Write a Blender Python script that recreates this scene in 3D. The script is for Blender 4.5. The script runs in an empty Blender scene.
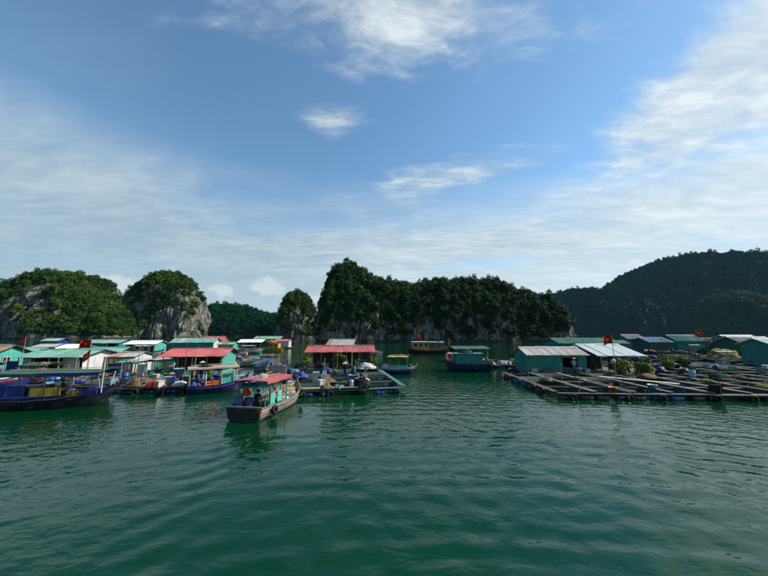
import bpy, bmesh, math, random
import numpy as np
from mathutils import Vector, Matrix, Euler
R = math.radians
random.seed(7)
SC = bpy.context.scene
COL = SC.collection
# ------------------------------------------------------------------ camera
CAM_H = 5.0
FPX = 298.7            # focal length in pixels of the 768 px wide photograph
PITCH = math.atan(45.5 / FPX)
cam = bpy.data.cameras.new('camera')
cam.sensor_width = 36.0
cam.lens = FPX / 768 * 36.0
cam.clip_start = 0.1
cam.clip_end = 20000
camo = bpy.data.objects.new('camera', cam)
camo.location = (0, 0, CAM_H)
camo.rotation_euler = (math.pi / 2 + PITCH, 0, 0)
COL.objects.link(camo)
SC.camera = camo
SC.view_settings.view_transform = 'Standard'
SC.view_settings.look = 'None'
SC.view_settings.exposure = 0.7
SC.view_settings.gamma = 1.0
SC.cycles.max_bounces = 8
SC.cycles.diffuse_bounces = 3
SC.cycles.glossy_bounces = 4
SC.cycles.transparent_max_bounces = 8
SC.cycles.volume_bounces = 1
SC.cycles.use_denoising = True
SC.cycles.caustics_reflective = False
SC.cycles.caustics_refractive = False

def ray(px, py):
    u, v = (px - 384) / FPX, (288 - py) / FPX
    c, s = math.cos(PITCH), math.sin(PITCH)
    return Vector((u, c - v * s, v * c + s))
def at(px, py, z=0.0):                 # where the sight line meets the level z
    d = ray(px, py); t = (z - CAM_H) / d.z
    return Vector((d.x * t, d.y * t, z))
def atY(px, py, Y):                    # where it meets the upright plane y = Y
    d = ray(px, py); t = Y / d.y
    return Vector((d.x * t, Y, CAM_H + d.z * t))

# ------------------------------------------------------------------ sky and sun
SUN_AZ, SUN_EL = 82.0, 43.0            # clockwise from the view direction (+Y), above the horizon
SKY = 0.095
world = bpy.data.worlds.new('World'); SC.world = world
world.use_nodes = True
nt = world.node_tree
nt.nodes.clear()
class NT:
    """tiny expression helper for shader node trees"""
    def __init__(s, tree): s.t = tree
    def node(s, typ, **kw):
        n = s.t.nodes.new(typ)
        for k, v in kw.items(): setattr(n, k, v)
        return n
    def put(s, sock, v):
        if v is None: return
        if isinstance(v, bpy.types.NodeSocket): s.t.links.new(v, sock)
        else:
            if sock.type == 'RGBA' and len(v) == 3: v = (*v, 1)
            sock.default_value = v
    def m(s, op, a, b=None, c=None, clamp=False):
        n = s.node('ShaderNodeMath', operation=op); n.use_clamp = clamp
        for i, x in enumerate((a, b, c)):
            s.put(n.inputs[i], x)
        return n.outputs[0]
    def vm(s, op, a, b=None):
        n = s.node('ShaderNodeVectorMath', operation=op)
        s.put(n.inputs[0], a)
        if b is not None: s.put(n.inputs[3 if op == 'SCALE' else 1], b)
        return n.outputs['Value' if op in ('DOT_PRODUCT', 'LENGTH', 'DISTANCE') else 'Vector']
    def xyz(s, v):
        n = s.node('ShaderNodeSeparateXYZ'); s.put(n.inputs[0], v); return n.outputs
    def vec(s, x, y, z):
        n = s.node('ShaderNodeCombineXYZ')
        for i, q in enumerate((x, y, z)): s.put(n.inputs[i], q)
        return n.outputs[0]
    def noise(s, v, scale, detail=4, rough=.5, dist=0, color=False, lac=2.0):
        n = s.node('ShaderNodeTexNoise'); s.put(n.inputs['Vector'], v)
        n.inputs['Scale'].default_value = scale; n.inputs['Detail'].default_value = detail
        n.inputs['Roughness'].default_value = rough; n.inputs['Distortion'].default_value = dist
        n.inputs['Lacunarity'].default_value = lac
        return n.outputs['Color' if color else 'Fac']
    def voro(s, v, scale, feature='F1', out='Distance'):
        n = s.node('ShaderNodeTexVoronoi', feature=feature); s.put(n.inputs['Vector'], v)
        n.inputs['Scale'].default_value = scale
        return n.outputs[out]
    def ss(s, x, lo, hi, a=0.0, b=1.0):
        n = s.node('ShaderNodeMapRange', interpolation_type='SMOOTHSTEP')
        for i, q in enumerate((x, lo, hi, a, b)): s.put(n.inputs[i], q)
        return n.outputs[0]
    def lin(s, x, lo, hi, a=0.0, b=1.0):
        n = s.node('ShaderNodeMapRange')
        for i, q in enumerate((x, lo, hi, a, b)): s.put(n.inputs[i], q)
        return n.outputs[0]
    def mix(s, f, a, b, blend='MIX'):
        n = s.node('ShaderNodeMix', data_type='RGBA', blend_type=blend)
        s.put(n.inputs[0], f); s.put(n.inputs[6], a); s.put(n.inputs[7], b)
        return n.outputs[2]
    def mixf(s, f, a, b):
        n = s.node('ShaderNodeMix', data_type='FLOAT')
        s.put(n.inputs[0], f); s.put(n.inputs[2], a); s.put(n.inputs[3], b)
        return n.outputs[0]
    def ramp(s, f, stops):
        n = s.node('ShaderNodeValToRGB'); s.put(n.inputs[0], f)
        e = n.color_ramp.elements
        while len(e) < len(stops): e.new(0.5)
        for q, (p, c) in zip(e, stops):
            q.position = p; q.color = (*c, 1) if len(c) == 3 else c
        return n.outputs[0]
    def bump(s, h, strength, dist=1.0, normal=None):
        n = s.node('ShaderNodeBump'); n.inputs['Strength'].default_value = strength
        n.inputs['Distance'].default_value = dist; s.put(n.inputs['Height'], h)
        if normal is not None: s.put(n.inputs['Normal'], normal)
        return n.outputs[0]

W = NT(nt)
sky = W.node('ShaderNodeTexSky', sky_type='NISHITA')
sky.sun_disc = False
sky.sun_elevation = R(SUN_EL)
sky.sun_rotation = R(SUN_AZ)
sky.air_density = 1.05
sky.dust_density = 0.15
sky.ozone_density = 3.0
sund = Vector((math.sin(R(SUN_AZ)) * math.cos(R(SUN_EL)), math.cos(R(SUN_AZ)) * math.cos(R(SUN_EL)), math.sin(R(SUN_EL))))
tc = W.node('ShaderNodeTexCoord')
D = W.vm('NORMALIZE', tc.outputs['Generated'])
dx, dy, dz = W.xyz(D)
zz = W.m('ADD', W.m('MAXIMUM', dz, 0.0), 0.10)
P = W.vec(W.m('DIVIDE', dx, zz), W.m('DIVIDE', dy, zz), 0.0)     # the cloud sheet seen from below
# streaked sheet: stretched along one wind direction
rot = W.node('ShaderNodeMapping'); rot.inputs['Rotation'].default_value = (0, 0, R(28)); rot.inputs['Scale'].default_value = (0.55, 1.35, 1)
W.put(rot.inputs[0], P); PS = rot.outputs[0]
warp = W.noise(P, 1.2, 4, .55, color=True)
PW = W.vm('ADD', PS, W.vm('SCALE', W.vm('SUBTRACT', warp, (.5, .5, .5)), .32))
n_big = W.noise(PW, 0.62, 8, .58)
n_fine = W.noise(PW, 2.6, 7, .62)
n_rip = W.noise(PW, 9.5, 5, .62, 0.15)
elev = W.m('ARCSINE', dz)
# thin veil that thickens towards the horizon all round
veil_e = W.ss(W.m('ADD', elev, W.m('MULTIPLY', W.m('SUBTRACT', n_big, .5), -0.5)), R(29), R(17))
veil = W.m('MULTIPLY', veil_e, W.lin(W.m('ADD', W.m('MULTIPLY', n_fine, .65), W.m('MULTIPLY', n_rip, .35)), .36, .60, .74, 1.06))
# separate banks at their own places in the sky
def bank(px, py, wx, wy, tilt):
    c = ray(px, py).normalized()
    rt = c.cross(Vector((0, 0, 1))).normalized(); up = rt.cross(c)
    ca, sa = math.cos(R(tilt)), math.sin(R(tilt))
    ax = rt * ca + up * sa; ay = up * ca - rt * sa
    a = W.m('DIVIDE', W.vm('DOT_PRODUCT', D, tuple(ax)), R(wx))
    b = W.m('DIVIDE', W.vm('DOT_PRODUCT', D, tuple(ay)), R(wy))
    front = W.m('GREATER_THAN', W.vm('DOT_PRODUCT', D, tuple(c)), 0.2)
    r2 = W.m('ADD', W.m('MULTIPLY', a, a), W.m('MULTIPLY', b, b))
    return W.m('MULTIPLY', W.m('EXPONENT', W.m('MULTIPLY', r2, -1.0)), front)
cov = W.m('MULTIPLY', bank(742, 80, 17, 7.4, 24), 1.02)
cov = W.m('MAXIMUM', cov, W.m('MULTIPLY', bank(405, 2, 25, 8.0, -4), 0.66))
cov = W.m('MAXIMUM', cov, W.m('MULTIPLY', bank(330, 120, 6.0, 2.8, 4), 0.62))
cov = W.m('MAXIMUM', cov, W.m('MULTIPLY', bank(450, 176, 21, 3.2, 6), 0.62))
cov = W.m('MAXIMUM', cov, W.m('MULTIPLY', bank(165, 135, 14, 3.5, -28), 0.20))
cov = W.m('MAXIMUM', cov, W.m('MULTIPLY', bank(310, 40, 12, 4, -20), 0.36))
tex = W.m('ADD', W.m('MULTIPLY', n_big, .30), W.m('ADD', W.m('MULTIPLY', n_fine, .42), W.m('MULTIPLY', n_rip, .38)))
banks = W.ss(W.m('ADD', W.m('MULTIPLY', cov, 1.25), W.m('MULTIPLY', W.m('SUBTRACT', tex, .55), 2.6)), 0.20, 1.0)
banks = W.m('MULTIPLY', banks, W.ss(cov, .04, .26))
# stray wisps elsewhere
wisp = W.m('MULTIPLY', W.ss(n_big, .52, .80), .20)
# little heaps low over the hills
heaps = None
for px, py, wx, wy in ((270, 287, 3.0, 1.7), (118, 284, 2.6, 1.5), (221, 291, 1.6, 1.2), (398, 268, 1.3, .9), (318, 300, 2.4, 1.0)):
    b = bank(px, py, wx, wy, 0)
    heaps = b if heaps is None else W.m('MAXIMUM', heaps, b)
n_cum = W.noise(D, 34, 6, .6)
heapm = W.ss(heaps, .04, .30)
heaps = W.m('MULTIPLY', W.ss(W.m('ADD', W.m('MULTIPLY', heaps, 1.3), W.m('MULTIPLY', W.m('SUBTRACT', n_cum, .5), 2.6)), .35, .95), W.m('MULTIPLY', heapm, .85))
gap = W.m('MULTIPLY', bank(490, 263, 7, 0.9, 0), .55)
alpha = W.m('MAXIMUM', W.m('MAXIMUM', W.m('MULTIPLY', W.m('MULTIPLY', veil, .93), W.m('SUBTRACT', 1.0, gap)), W.m('MULTIPLY', banks, W.lin(tex, .42, .64, .50, .92))), W.m('MAXIMUM', wisp, heaps))
alpha = W.m('MINIMUM', alpha, 0.95)
# clouds brighten towards the sun
sdot = W.lin(W.vm('DOT_PRODUCT', D, tuple(sund)), -0.55, 0.9, 0.0, 1.0)
thick = W.lin(tex, .40, .68, 0.74, 1.16)
ccol = W.mix(sdot, (2.15, 2.95, 3.55), (4.9, 5.4, 5.5))
ccol = W.vm('SCALE', ccol, thick)
ccol = W.mix(W.m('MAXIMUM', W.m('MULTIPLY', banks, .75), heaps), ccol, W.vm('SCALE', W.mix(sdot, (3.4, 4.0, 4.4), (5.2, 5.6, 5.65)), W.lin(W.m('ADD', W.m('MULTIPLY', n_fine, .5), W.m('MULTIPLY', n_rip, .5)), .36, .60, .70, 1.08)))
ccol = W.mix(heaps, ccol, (4.3, 4.6, 4.75))
hs = W.node('ShaderNodeHueSaturation'); hs.inputs['Saturation'].default_value = 1.06
W.put(hs.inputs['Color'], sky.outputs[0])
tint = W.mix(1.0, hs.outputs[0], (1.12, 1.22, 1.12), 'MULTIPLY')
skyc = W.mix(alpha, tint, ccol)
bg = W.node('ShaderNodeBackground'); bg.inputs['Strength'].default_value = SKY
W.put(bg.inputs['Color'], skyc)
wo = W.node('ShaderNodeOutputWorld'); nt.links.new(bg.outputs[0], wo.inputs[0])

sl = bpy.data.lights.new('sun', 'SUN'); sl.energy = 5.0; sl.angle = R(0.5); sl.color = (1.0, 0.945, 0.86)
so = bpy.data.objects.new('sun', sl); COL.objects.link(so)
so.rotation_euler = (-sund).to_track_quat('-Z', 'Y').to_euler()
# ------------------------------------------------------------------ materials
MATS = {}
def new_mat(name):
    m = bpy.data.materials.new(name); m.use_nodes = True
    t = m.node_tree; b = t.nodes['Principled BSDF']
    MATS[name] = m
    return m, NT(t), b
def tag(o, label=None, cat=None, group=None, kind=None):
    if label: o['label'] = label
    if cat: o['category'] = cat
    if group: o['group'] = group
    if kind: o['kind'] = kind
    return o

# ------------------------------------------------------------------ numpy gradient noise
_rng = np.random.RandomState(3)
_perm = _rng.permutation(256); _perm = np.concatenate([_perm, _perm, _perm])
_grad = _rng.normal(size=(256, 3)); _grad /= np.linalg.norm(_grad, axis=1)[:, None]
def perlin(p):
    p = np.asarray(p, float); i = np.floor(p).astype(int); f = p - i
    i &= 255
    w = f * f * f * (f * (f * 6 - 15) + 10)
    out = 0
    for dx_ in (0, 1):
        for dy_ in (0, 1):
            for dz_ in (0, 1):
                h = _perm[_perm[_perm[i[:, 0] + dx_] + i[:, 1] + dy_] + i[:, 2] + dz_]
                g = _grad[h]
                d = (g * (f - np.array([dx_, dy_, dz_]))).sum(1)
                wx = w[:, 0] if dx_ else 1 - w[:, 0]
                wy = w[:, 1] if dy_ else 1 - w[:, 1]
                wz = w[:, 2] if dz_ else 1 - w[:, 2]
                out = out + d * wx * wy * wz
    return out
def fbm(p, octs=5, gain=.5, ridged=False):
    a, s, tot = 1.0, 0.0, 0.0
    p = np.asarray(p, float)
    for k in range(octs):
        n = perlin(p * (2.03 ** k) + 17.3 * k)
        if ridged: n = 0.5 - np.abs(n) * 1.6
        s = s + a * n; tot += a; a *= gain
    return s / tot

def grid_mesh(name, V, nu, nv, wrap=False):
    me = bpy.data.meshes.new(name)
    i = np.arange(nu - 1)[:, None]; j = np.arange(nv - 1)[None, :]
    a = (i * nv + j).ravel()
    F = np.stack([a, a + nv, a + nv + 1, a + 1], 1).astype(np.int32)
    me.vertices.add(len(V)); me.vertices.foreach_set('co', np.asarray(V, np.float32).ravel())
    me.loops.add(F.size); me.loops.foreach_set('vertex_index', F.ravel())
    me.polygons.add(len(F)); me.polygons.foreach_set('loop_start', np.arange(0, F.size, 4, dtype=np.int32))
    me.polygons.foreach_set('use_smooth', np.ones(len(F), bool))
    me.update(); me.validate()
    return me

# ------------------------------------------------------------------ sea
def graded(lo, hi, step, far, ratio):
    c = list(np.arange(lo, hi + 1e-6, step)); s = step
    up = []; x = c[-1]
    while x < far: s *= ratio; x += s; up.append(x)
    return np.array(c + up)
xs = graded(0, 34, 0.17, 9000, 1.035); xs = np.concatenate([-xs[:0:-1], xs])
ys = graded(2.0, 34, 0.13, 12000, 1.022)
s_ = 0.13; yb = []; y_ = 2.0
while y_ > -9000: s_ *= 1.12; y_ -= s_; yb.append(y_)
ys = np.concatenate([np.array(yb[::-1]), ys])
X, Y = np.meshgrid(xs, ys, indexing='ij')
dxl = np.gradient(xs)[:, None] + 0 * Y; dyl = np.gradient(ys)[None, :] + 0 * X
cell = np.maximum(dxl, dyl)
rw = np.random.RandomState(11)
Z = np.zeros_like(X)
pts = np.stack([X.ravel() * .07, Y.ravel() * .10, np.zeros(X.size)], 1)
patch = (0.75 + 1.3 * fbm(pts, 3)).reshape(X.shape).clip(.25, 1.5)      # gusts and lulls
patch *= 1.0 - .66 * np.clip((Y - 9) / 15, 0, 1)                        # sheltered between the rafts
wob = (6.0 * fbm(np.stack([X.ravel() * .05, Y.ravel() * .05, np.full(X.size, 4.)], 1), 2)).reshape(X.shape)
rad = np.hypot(X - 2, Y + 16)
for k in range(48):
    lam = math.exp(rw.uniform(math.log(.38), math.log(1.35)))
    kk = 2 * math.pi / lam
    slope = 0.0225 * (lam / 1.0) ** -0.12
    amp = slope / kk
    ok = np.clip((lam / cell - 3.0) / 3.0, 0, 1)
    ph = rw.uniform(0, 6.28)
    if k % 4 == 0:
        arg = kk * (rad + .35 * wob * rw.uniform(.5, 1.2))
    else:
        a = R(90 + rw.normal(0, 42))
        arg = kk * (X * math.cos(a) + Y * math.sin(a) + .12 * wob)
    Z += amp * ok * np.sin(arg + ph) * patch
# long low swell of the passing hull
Z += .012 * np.sin(2 * math.pi / 5.2 * rad + wob) * np.clip(12 / cell - 2, 0, 1) * np.exp(-((rad - 24) / 14) ** 2)
# wake spreading behind the cargo boat that has just come in
al = (18.0 - Y) * .985 + (X + 8.1) * -.17; la = (X + 8.1) * .985 + (18.0 - Y) * .17
for sg in (-1, 1):
    off = sg * la - (.7 + .36 * al)
    env = np.exp(-(off / (.45 + .075 * np.maximum(al, 0))) ** 2) * np.exp(-np.maximum(al, 0) / 22) * np.clip(al / 1.5, 0, 1)
    Z += .019 * env * np.sin(2 * math.pi / .95 * (al * .52 + sg * la * .86) + .22 * wob)
Z += .008 * np.exp(-(la / (.8 + .03 * np.maximum(al, 0))) ** 2) * np.exp(-np.maximum(al, 0) / 12) * np.clip(al, 0, 1) * np.sin(2 * math.pi / 1.1 * al + .3 * wob)
V = np.stack([X.ravel(), Y.ravel(), Z.ravel()], 1)
sea_me = grid_mesh('sea', V, len(xs), len(ys))
sea = bpy.data.objects.new('sea_water', sea_me); COL.objects.link(sea)
tag(sea, kind='structure')
m, N, B = new_mat('sea_water')
geo = N.node('ShaderNodeNewGeometry')
gp = geo.outputs['Position']
gx, gy, gz = N.xyz(gp)
mp = N.vec(N.m('MULTIPLY', gx, .62), gy, 0.0)
patchn = N.ss(N.noise(gp, .045, 3, .5), .35, .62, .35, 1.0)
h1 = N.noise(mp, 3.0, 2, .5, .3)
h2 = N.noise(mp, 7.0, 1, .5, .2)
h3 = N.noise(mp, .34, 3, .5, .2)
hh = N.m('ADD', N.m('MULTIPLY', h1, .060), N.m('ADD', N.m('MULTIPLY', h2, .009), N.m('MULTIPLY', h3, .03)))
hh = N.m('MULTIPLY', N.m('MULTIPLY', hh, patchn), N.lin(gy, 8., 26., .7, .55))
N.put(B.inputs['Normal'], N.bump(hh, 1.0, 1.0))
turb = N.noise(gp, .11, 3, .5)
B.inputs['Roughness'].default_value = 0.045
B.inputs['IOR'].default_value = 2.0; B.inputs['Specular Tint'].default_value = (.02, .13, .09, 1)
N.put(B.inputs['Base Color'], N.mix(turb, (.0001, .0175, .0055), (.0002, .025, .0085)))
sea_me.materials.append(m)

# ------------------------------------------------------------------ trees and rock of the islands
def leaf_mat(name, c0, c1, c2, spec=.08):
    m, N, B = new_mat(name)
    oi = N.node('ShaderNodeObjectInfo'); g = N.node('ShaderNodeNewGeometry')
    big = N.noise(g.outputs['Position'], .035, 3, .55)
    f = N.m('ADD', N.m('MULTIPLY', oi.outputs['Random'], .62), N.m('MULTIPLY', N.ss(big, .40, .60), .42))
    c = N.ramp(f, [(0.0, c0), (.5, c1), (1.0, c2)])
    fine = N.noise(g.outputs['Position'], 1.3, 2, .5)
    c = N.mix(1.0, c, N.ramp(fine, [(.3, (.6, .6, .6)), (.7, (1.35, 1.35, 1.3))]), 'MULTIPLY')
    N.put(B.inputs['Base Color'], c)
    B.inputs['Roughness'].default_value = .62
    B.inputs['Specular IOR Level'].default_value = spec
    return m
leaf_mat('leaf_sunny', (.006, .020, .003), (.024, .054, .006), (.068, .098, .010))  # yellow-green of sunlit slopes put into the leaf colour
leaf_mat('leaf_shaded', (.003, .017, .003), (.010, .037, .006), (.027, .060, .008))  # darker copy: shade of the backlit island put into the leaf colour
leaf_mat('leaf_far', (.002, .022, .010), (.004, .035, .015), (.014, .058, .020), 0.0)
m, N, B = new_mat('bark')
g = N.node('ShaderNodeNewGeometry')
N.put(B.inputs['Base Color'], N.mix(N.noise(g.outputs['Position'], 6, 3), (.05, .04, .03), (.12, .10, .08)))
B.inputs['Roughness'].default_value = .9

def rock_mat(name, tone, veg):
    m, N, B = new_mat(name)
    g = N.node('ShaderNodeNewGeometry'); p = g.outputs['Position']
    x, y, z = N.xyz(p)
    st = N.vec(x, y, N.m('MULTIPLY', z, .16))             # rain streaks run down the face
    s1 = N.noise(st, .26, 8, .70, .4); s2 = N.noise(st, 1.1, 6, .68, .3)
    blk = N.noise(p, .12, 5, .6)
    f = N.m('ADD', N.m('MULTIPLY', s1, .55), N.m('ADD', N.m('MULTIPLY', s2, .25), N.m('MULTIPLY', blk, .3)))
    a = tone
    c = N.ramp(f, [(.38, tuple(q * .16 for q in a)), (.50, tuple(q * .42 for q in a)), (.60, tuple(q * .85 for q in a)), (.72, tuple(q * 1.3 for q in a))])
    och = N.ss(N.noise(st, .35, 3), .56, .72, 0, .55)
    c = N.mix(och, c, (.36 * a[0] / .3, .27 * a[0] / .3, .17 * a[0] / .3))
    nz = N.xyz(g.outputs['Normal'])[2]
    moss = N.ss(N.m('ADD', nz, N.m('MULTIPLY', N.m('SUBTRACT', N.noise(p, .16, 5, .65), .5), 2.2)), .30, .55)
    c = N.mix(N.m('MULTIPLY', moss, .92), c, veg)
    tide = N.ss(z, 2.2, .9)                                   # algae-dark tidal notch
    c = N.mix(N.m('MULTIPLY', tide, .85), c, (.030, .030, .024))
    N.put(B.inputs['Base Color'], c)
    B.inputs['Roughness'].default_value = .9
    B.inputs['Specular IOR Level'].default_value = .2
    crk = N.ss(N.voro(N.vm('ADD', st, N.vm('SCALE', N.noise(p, .4, 3, .6, color=True), 1.6)), .45, 'DISTANCE_TO_EDGE'), .0, .10)
    c = N.mix(1.0, c, N.mix(crk, (.35, .35, .35), (1.08, 1.08, 1.08)), 'MULTIPLY')
    N.put(B.inputs['Base Color'], c)
    hgt = N.m('ADD', N.m('MULTIPLY', s1, 3.0), N.m('ADD', N.m('MULTIPLY', s2, 1.6), N.m('ADD', N.m('MULTIPLY', crk, .7), N.m('MULTIPLY', N.noise(p, 1.1, 5, .65), .8))))
    N.put(B.inputs['Normal'], N.bump(hgt, .9, 1.0))
    return m
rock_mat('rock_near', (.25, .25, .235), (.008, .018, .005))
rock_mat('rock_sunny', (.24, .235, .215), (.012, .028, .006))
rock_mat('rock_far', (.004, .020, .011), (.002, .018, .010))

def crown_proto(name, seed, mat, lobes, leaf, n, hgt):
    """one tree: tapered trunk, limbs and a crown of leaf-clump faces; unit ~ metres, foot at the origin"""
    r = np.random.RandomState(seed)
    V, F, MI = [], [], []
    def tube(p0, p1, r0, r1, k=5):
        p0, p1 = np.array(p0, float), np.array(p1, float); d = p1 - p0; d /= np.linalg.norm(d)
        a = np.cross(d, [.3, .8, .1]); a /= np.linalg.norm(a); b = np.cross(d, a); o = len(V)
        for i in range(k):
            t = 2 * math.pi * i / k; q = a * math.cos(t) + b * math.sin(t)
            V.append(p0 + q * r0); V.append(p1 + q * r1)
        for i in range(k):
            j = (i + 1) % k; F.append((o + 2 * i, o + 2 * j, o + 2 * j + 1, o + 2 * i + 1)); MI.append(1)
    tube((0, 0, -1.5), (.1, .05, hgt * .55), .22, .12)
    for (cx, cy, cz, rx, rz) in lobes:
        tube((.05, .03, hgt * .35), (cx, cy, cz), .10, .03, 4)
        k = int(n * rx * rx / 2.0)
        for _ in range(k):
            d = r.normal(size=3); d /= np.linalg.norm(d)
            if d[2] < -.35: d[2] *= -.6
            rr = r.uniform(.55, 1.0) ** .6
            p = np.array([cx, cy, cz]) + d * np.array([rx, rx, rz]) * rr * r.uniform(.85, 1.1)
            nn = d + r.normal(size=3) * .55 + np.array([0, 0, .35]); nn /= np.linalg.norm(nn)
            a = np.cross(nn, r.normal(size=3)); a /= np.linalg.norm(a); b = np.cross(nn, a)
            s = leaf * r.uniform(.6, 1.35); o = len(V)
            V.extend([p - a * s, p - b * s * .55 + nn * s * .12, p + a * s * 1.05, p + b * s * .55 + nn * s * .12]); F.append((o, o + 1, o + 2, o + 3)); MI.append(0)
    me = bpy.data.meshes.new(name); me.from_pydata([tuple(v) for v in V], [], F)
    me.materials.append(MATS[mat]); me.materials.append(MATS['bark'])
    me.polygons.foreach_set('material_index', np.array(MI, np.int32)); me.update()
    return bpy.data.objects.new(name, me)          # never linked: only instanced by a wood
def protos(mat, seed):
    L = [
        ([(0, 0, 3.2, 2.0, 1.5), (1.3, .4, 2.6, 1.3, 1.0), (-1.2, -.3, 2.5, 1.4, 1.0), (.2, -1.2, 2.3, 1.3, .9)], .42, 52, 4.2),
        ([(0, 0, 4.6, 1.7, 1.7), (.9, .8, 3.3, 1.4, 1.1), (-.9, .5, 3.0, 1.4, 1.1), (.3, -1.1, 2.7, 1.3, 1.0)], .40, 55, 5.6),
        ([(0, 0, 1.7, 1.9, 1.2), (1.4, -.6, 1.4, 1.3, .9), (-1.2, .9, 1.3, 1.2, .9)], .38, 52, 2.4),
        ([(.2, .1, 3.8, 1.5, 1.1), (-1.4, .2, 3.0, 1.2, .8), (1.5, -.4, 3.2, 1.2, .8), (0, 1.3, 2.4, 1.2, .9), (-.2, -1.4, 2.2, 1.3, .9)], .38, 55, 4.8)]
    return [crown_proto('tree_' + mat, seed + i, mat, *q) for i, q in enumerate(L)]
PROTO = {k: protos(k, 20 + 7 * i) for i, k in enumerate(('leaf_sunny', 'leaf_shaded', 'leaf_far'))}

def forest(name, pts, rot, scl, idx, proto, label, cat='woodland'):
    me = bpy.data.meshes.new(name); me.vertices.add(len(pts)); me.vertices.foreach_set('co', np.asarray(pts, np.float32).ravel())
    for nm, ty, key, arr in (('rot', 'FLOAT_VECTOR', 'vector', rot), ('scl', 'FLOAT_VECTOR', 'vector', scl), ('idx', 'INT', 'value', idx)):
        a = me.attributes.new(nm, ty, 'POINT'); a.data.foreach_set(key, np.asarray(arr, np.int32 if ty == 'INT' else np.float32).ravel())
    o = bpy.data.objects.new(name, me); COL.objects.link(o)
    g = bpy.data.node_groups.new(name, 'GeometryNodeTree')
    g.interface.new_socket('Geometry', in_out='INPUT', socket_type='NodeSocketGeometry')
    g.interface.new_socket('Geometry', in_out='OUTPUT', socket_type='NodeSocketGeometry')
    gi = g.nodes.new('NodeGroupInput'); go = g.nodes.new('NodeGroupOutput')
    jn = g.nodes.new('GeometryNodeJoinGeometry')
    for p in reversed(proto):
        inf = g.nodes.new('GeometryNodeObjectInfo'); inf.inputs['Object'].default_value = p; inf.inputs['As Instance'].default_value = True
        g.links.new(inf.outputs['Geometry'], jn.inputs[0])
    ip = g.nodes.new('GeometryNodeInstanceOnPoints'); ip.inputs['Pick Instance'].default_value = True
    g.links.new(gi.outputs[0], ip.inputs['Points']); g.links.new(jn.outputs[0], ip.inputs['Instance'])
    def attr(nm, ty):
        n = g.nodes.new('GeometryNodeInputNamedAttribute'); n.data_type = ty; n.inputs['Name'].default_value = nm; return n.outputs[0]
    g.links.new(attr('idx', 'INT'), ip.inputs['Instance Index'])
    er = g.nodes.new('FunctionNodeEulerToRotation'); g.links.new(attr('rot', 'FLOAT_VECTOR'), er.inputs[0]); g.links.new(er.outputs[0], ip.inputs['Rotation'])
    g.links.new(attr('scl', 'FLOAT_VECTOR'), ip.inputs['Scale'])
    g.links.new(ip.outputs[0], go.inputs[0])
    md = o.modifiers.new('wood', 'NODES'); md.node_group = g
    tag(o, label, cat, kind='stuff')
    return o

def resample(prof, n):
    prof = np.array(prof, float)
    x, z = prof[:, 0], prof[:, 1]
    t = np.concatenate([[0], np.cumsum(np.hypot(np.diff(x), np.diff(z)))])
    tt = np.linspace(0, t[-1], n)
    # soften the traced corners
    xx, zz_ = np.interp(tt, t, x), np.interp(tt, t, z)
    k = max(3, n // 60) | 1; ker = np.ones(k) / k
    pad = lambda q: np.convolve(np.pad(q, k // 2, mode='edge'), ker, 'valid')
    return pad(xx), pad(zz_)

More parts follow.
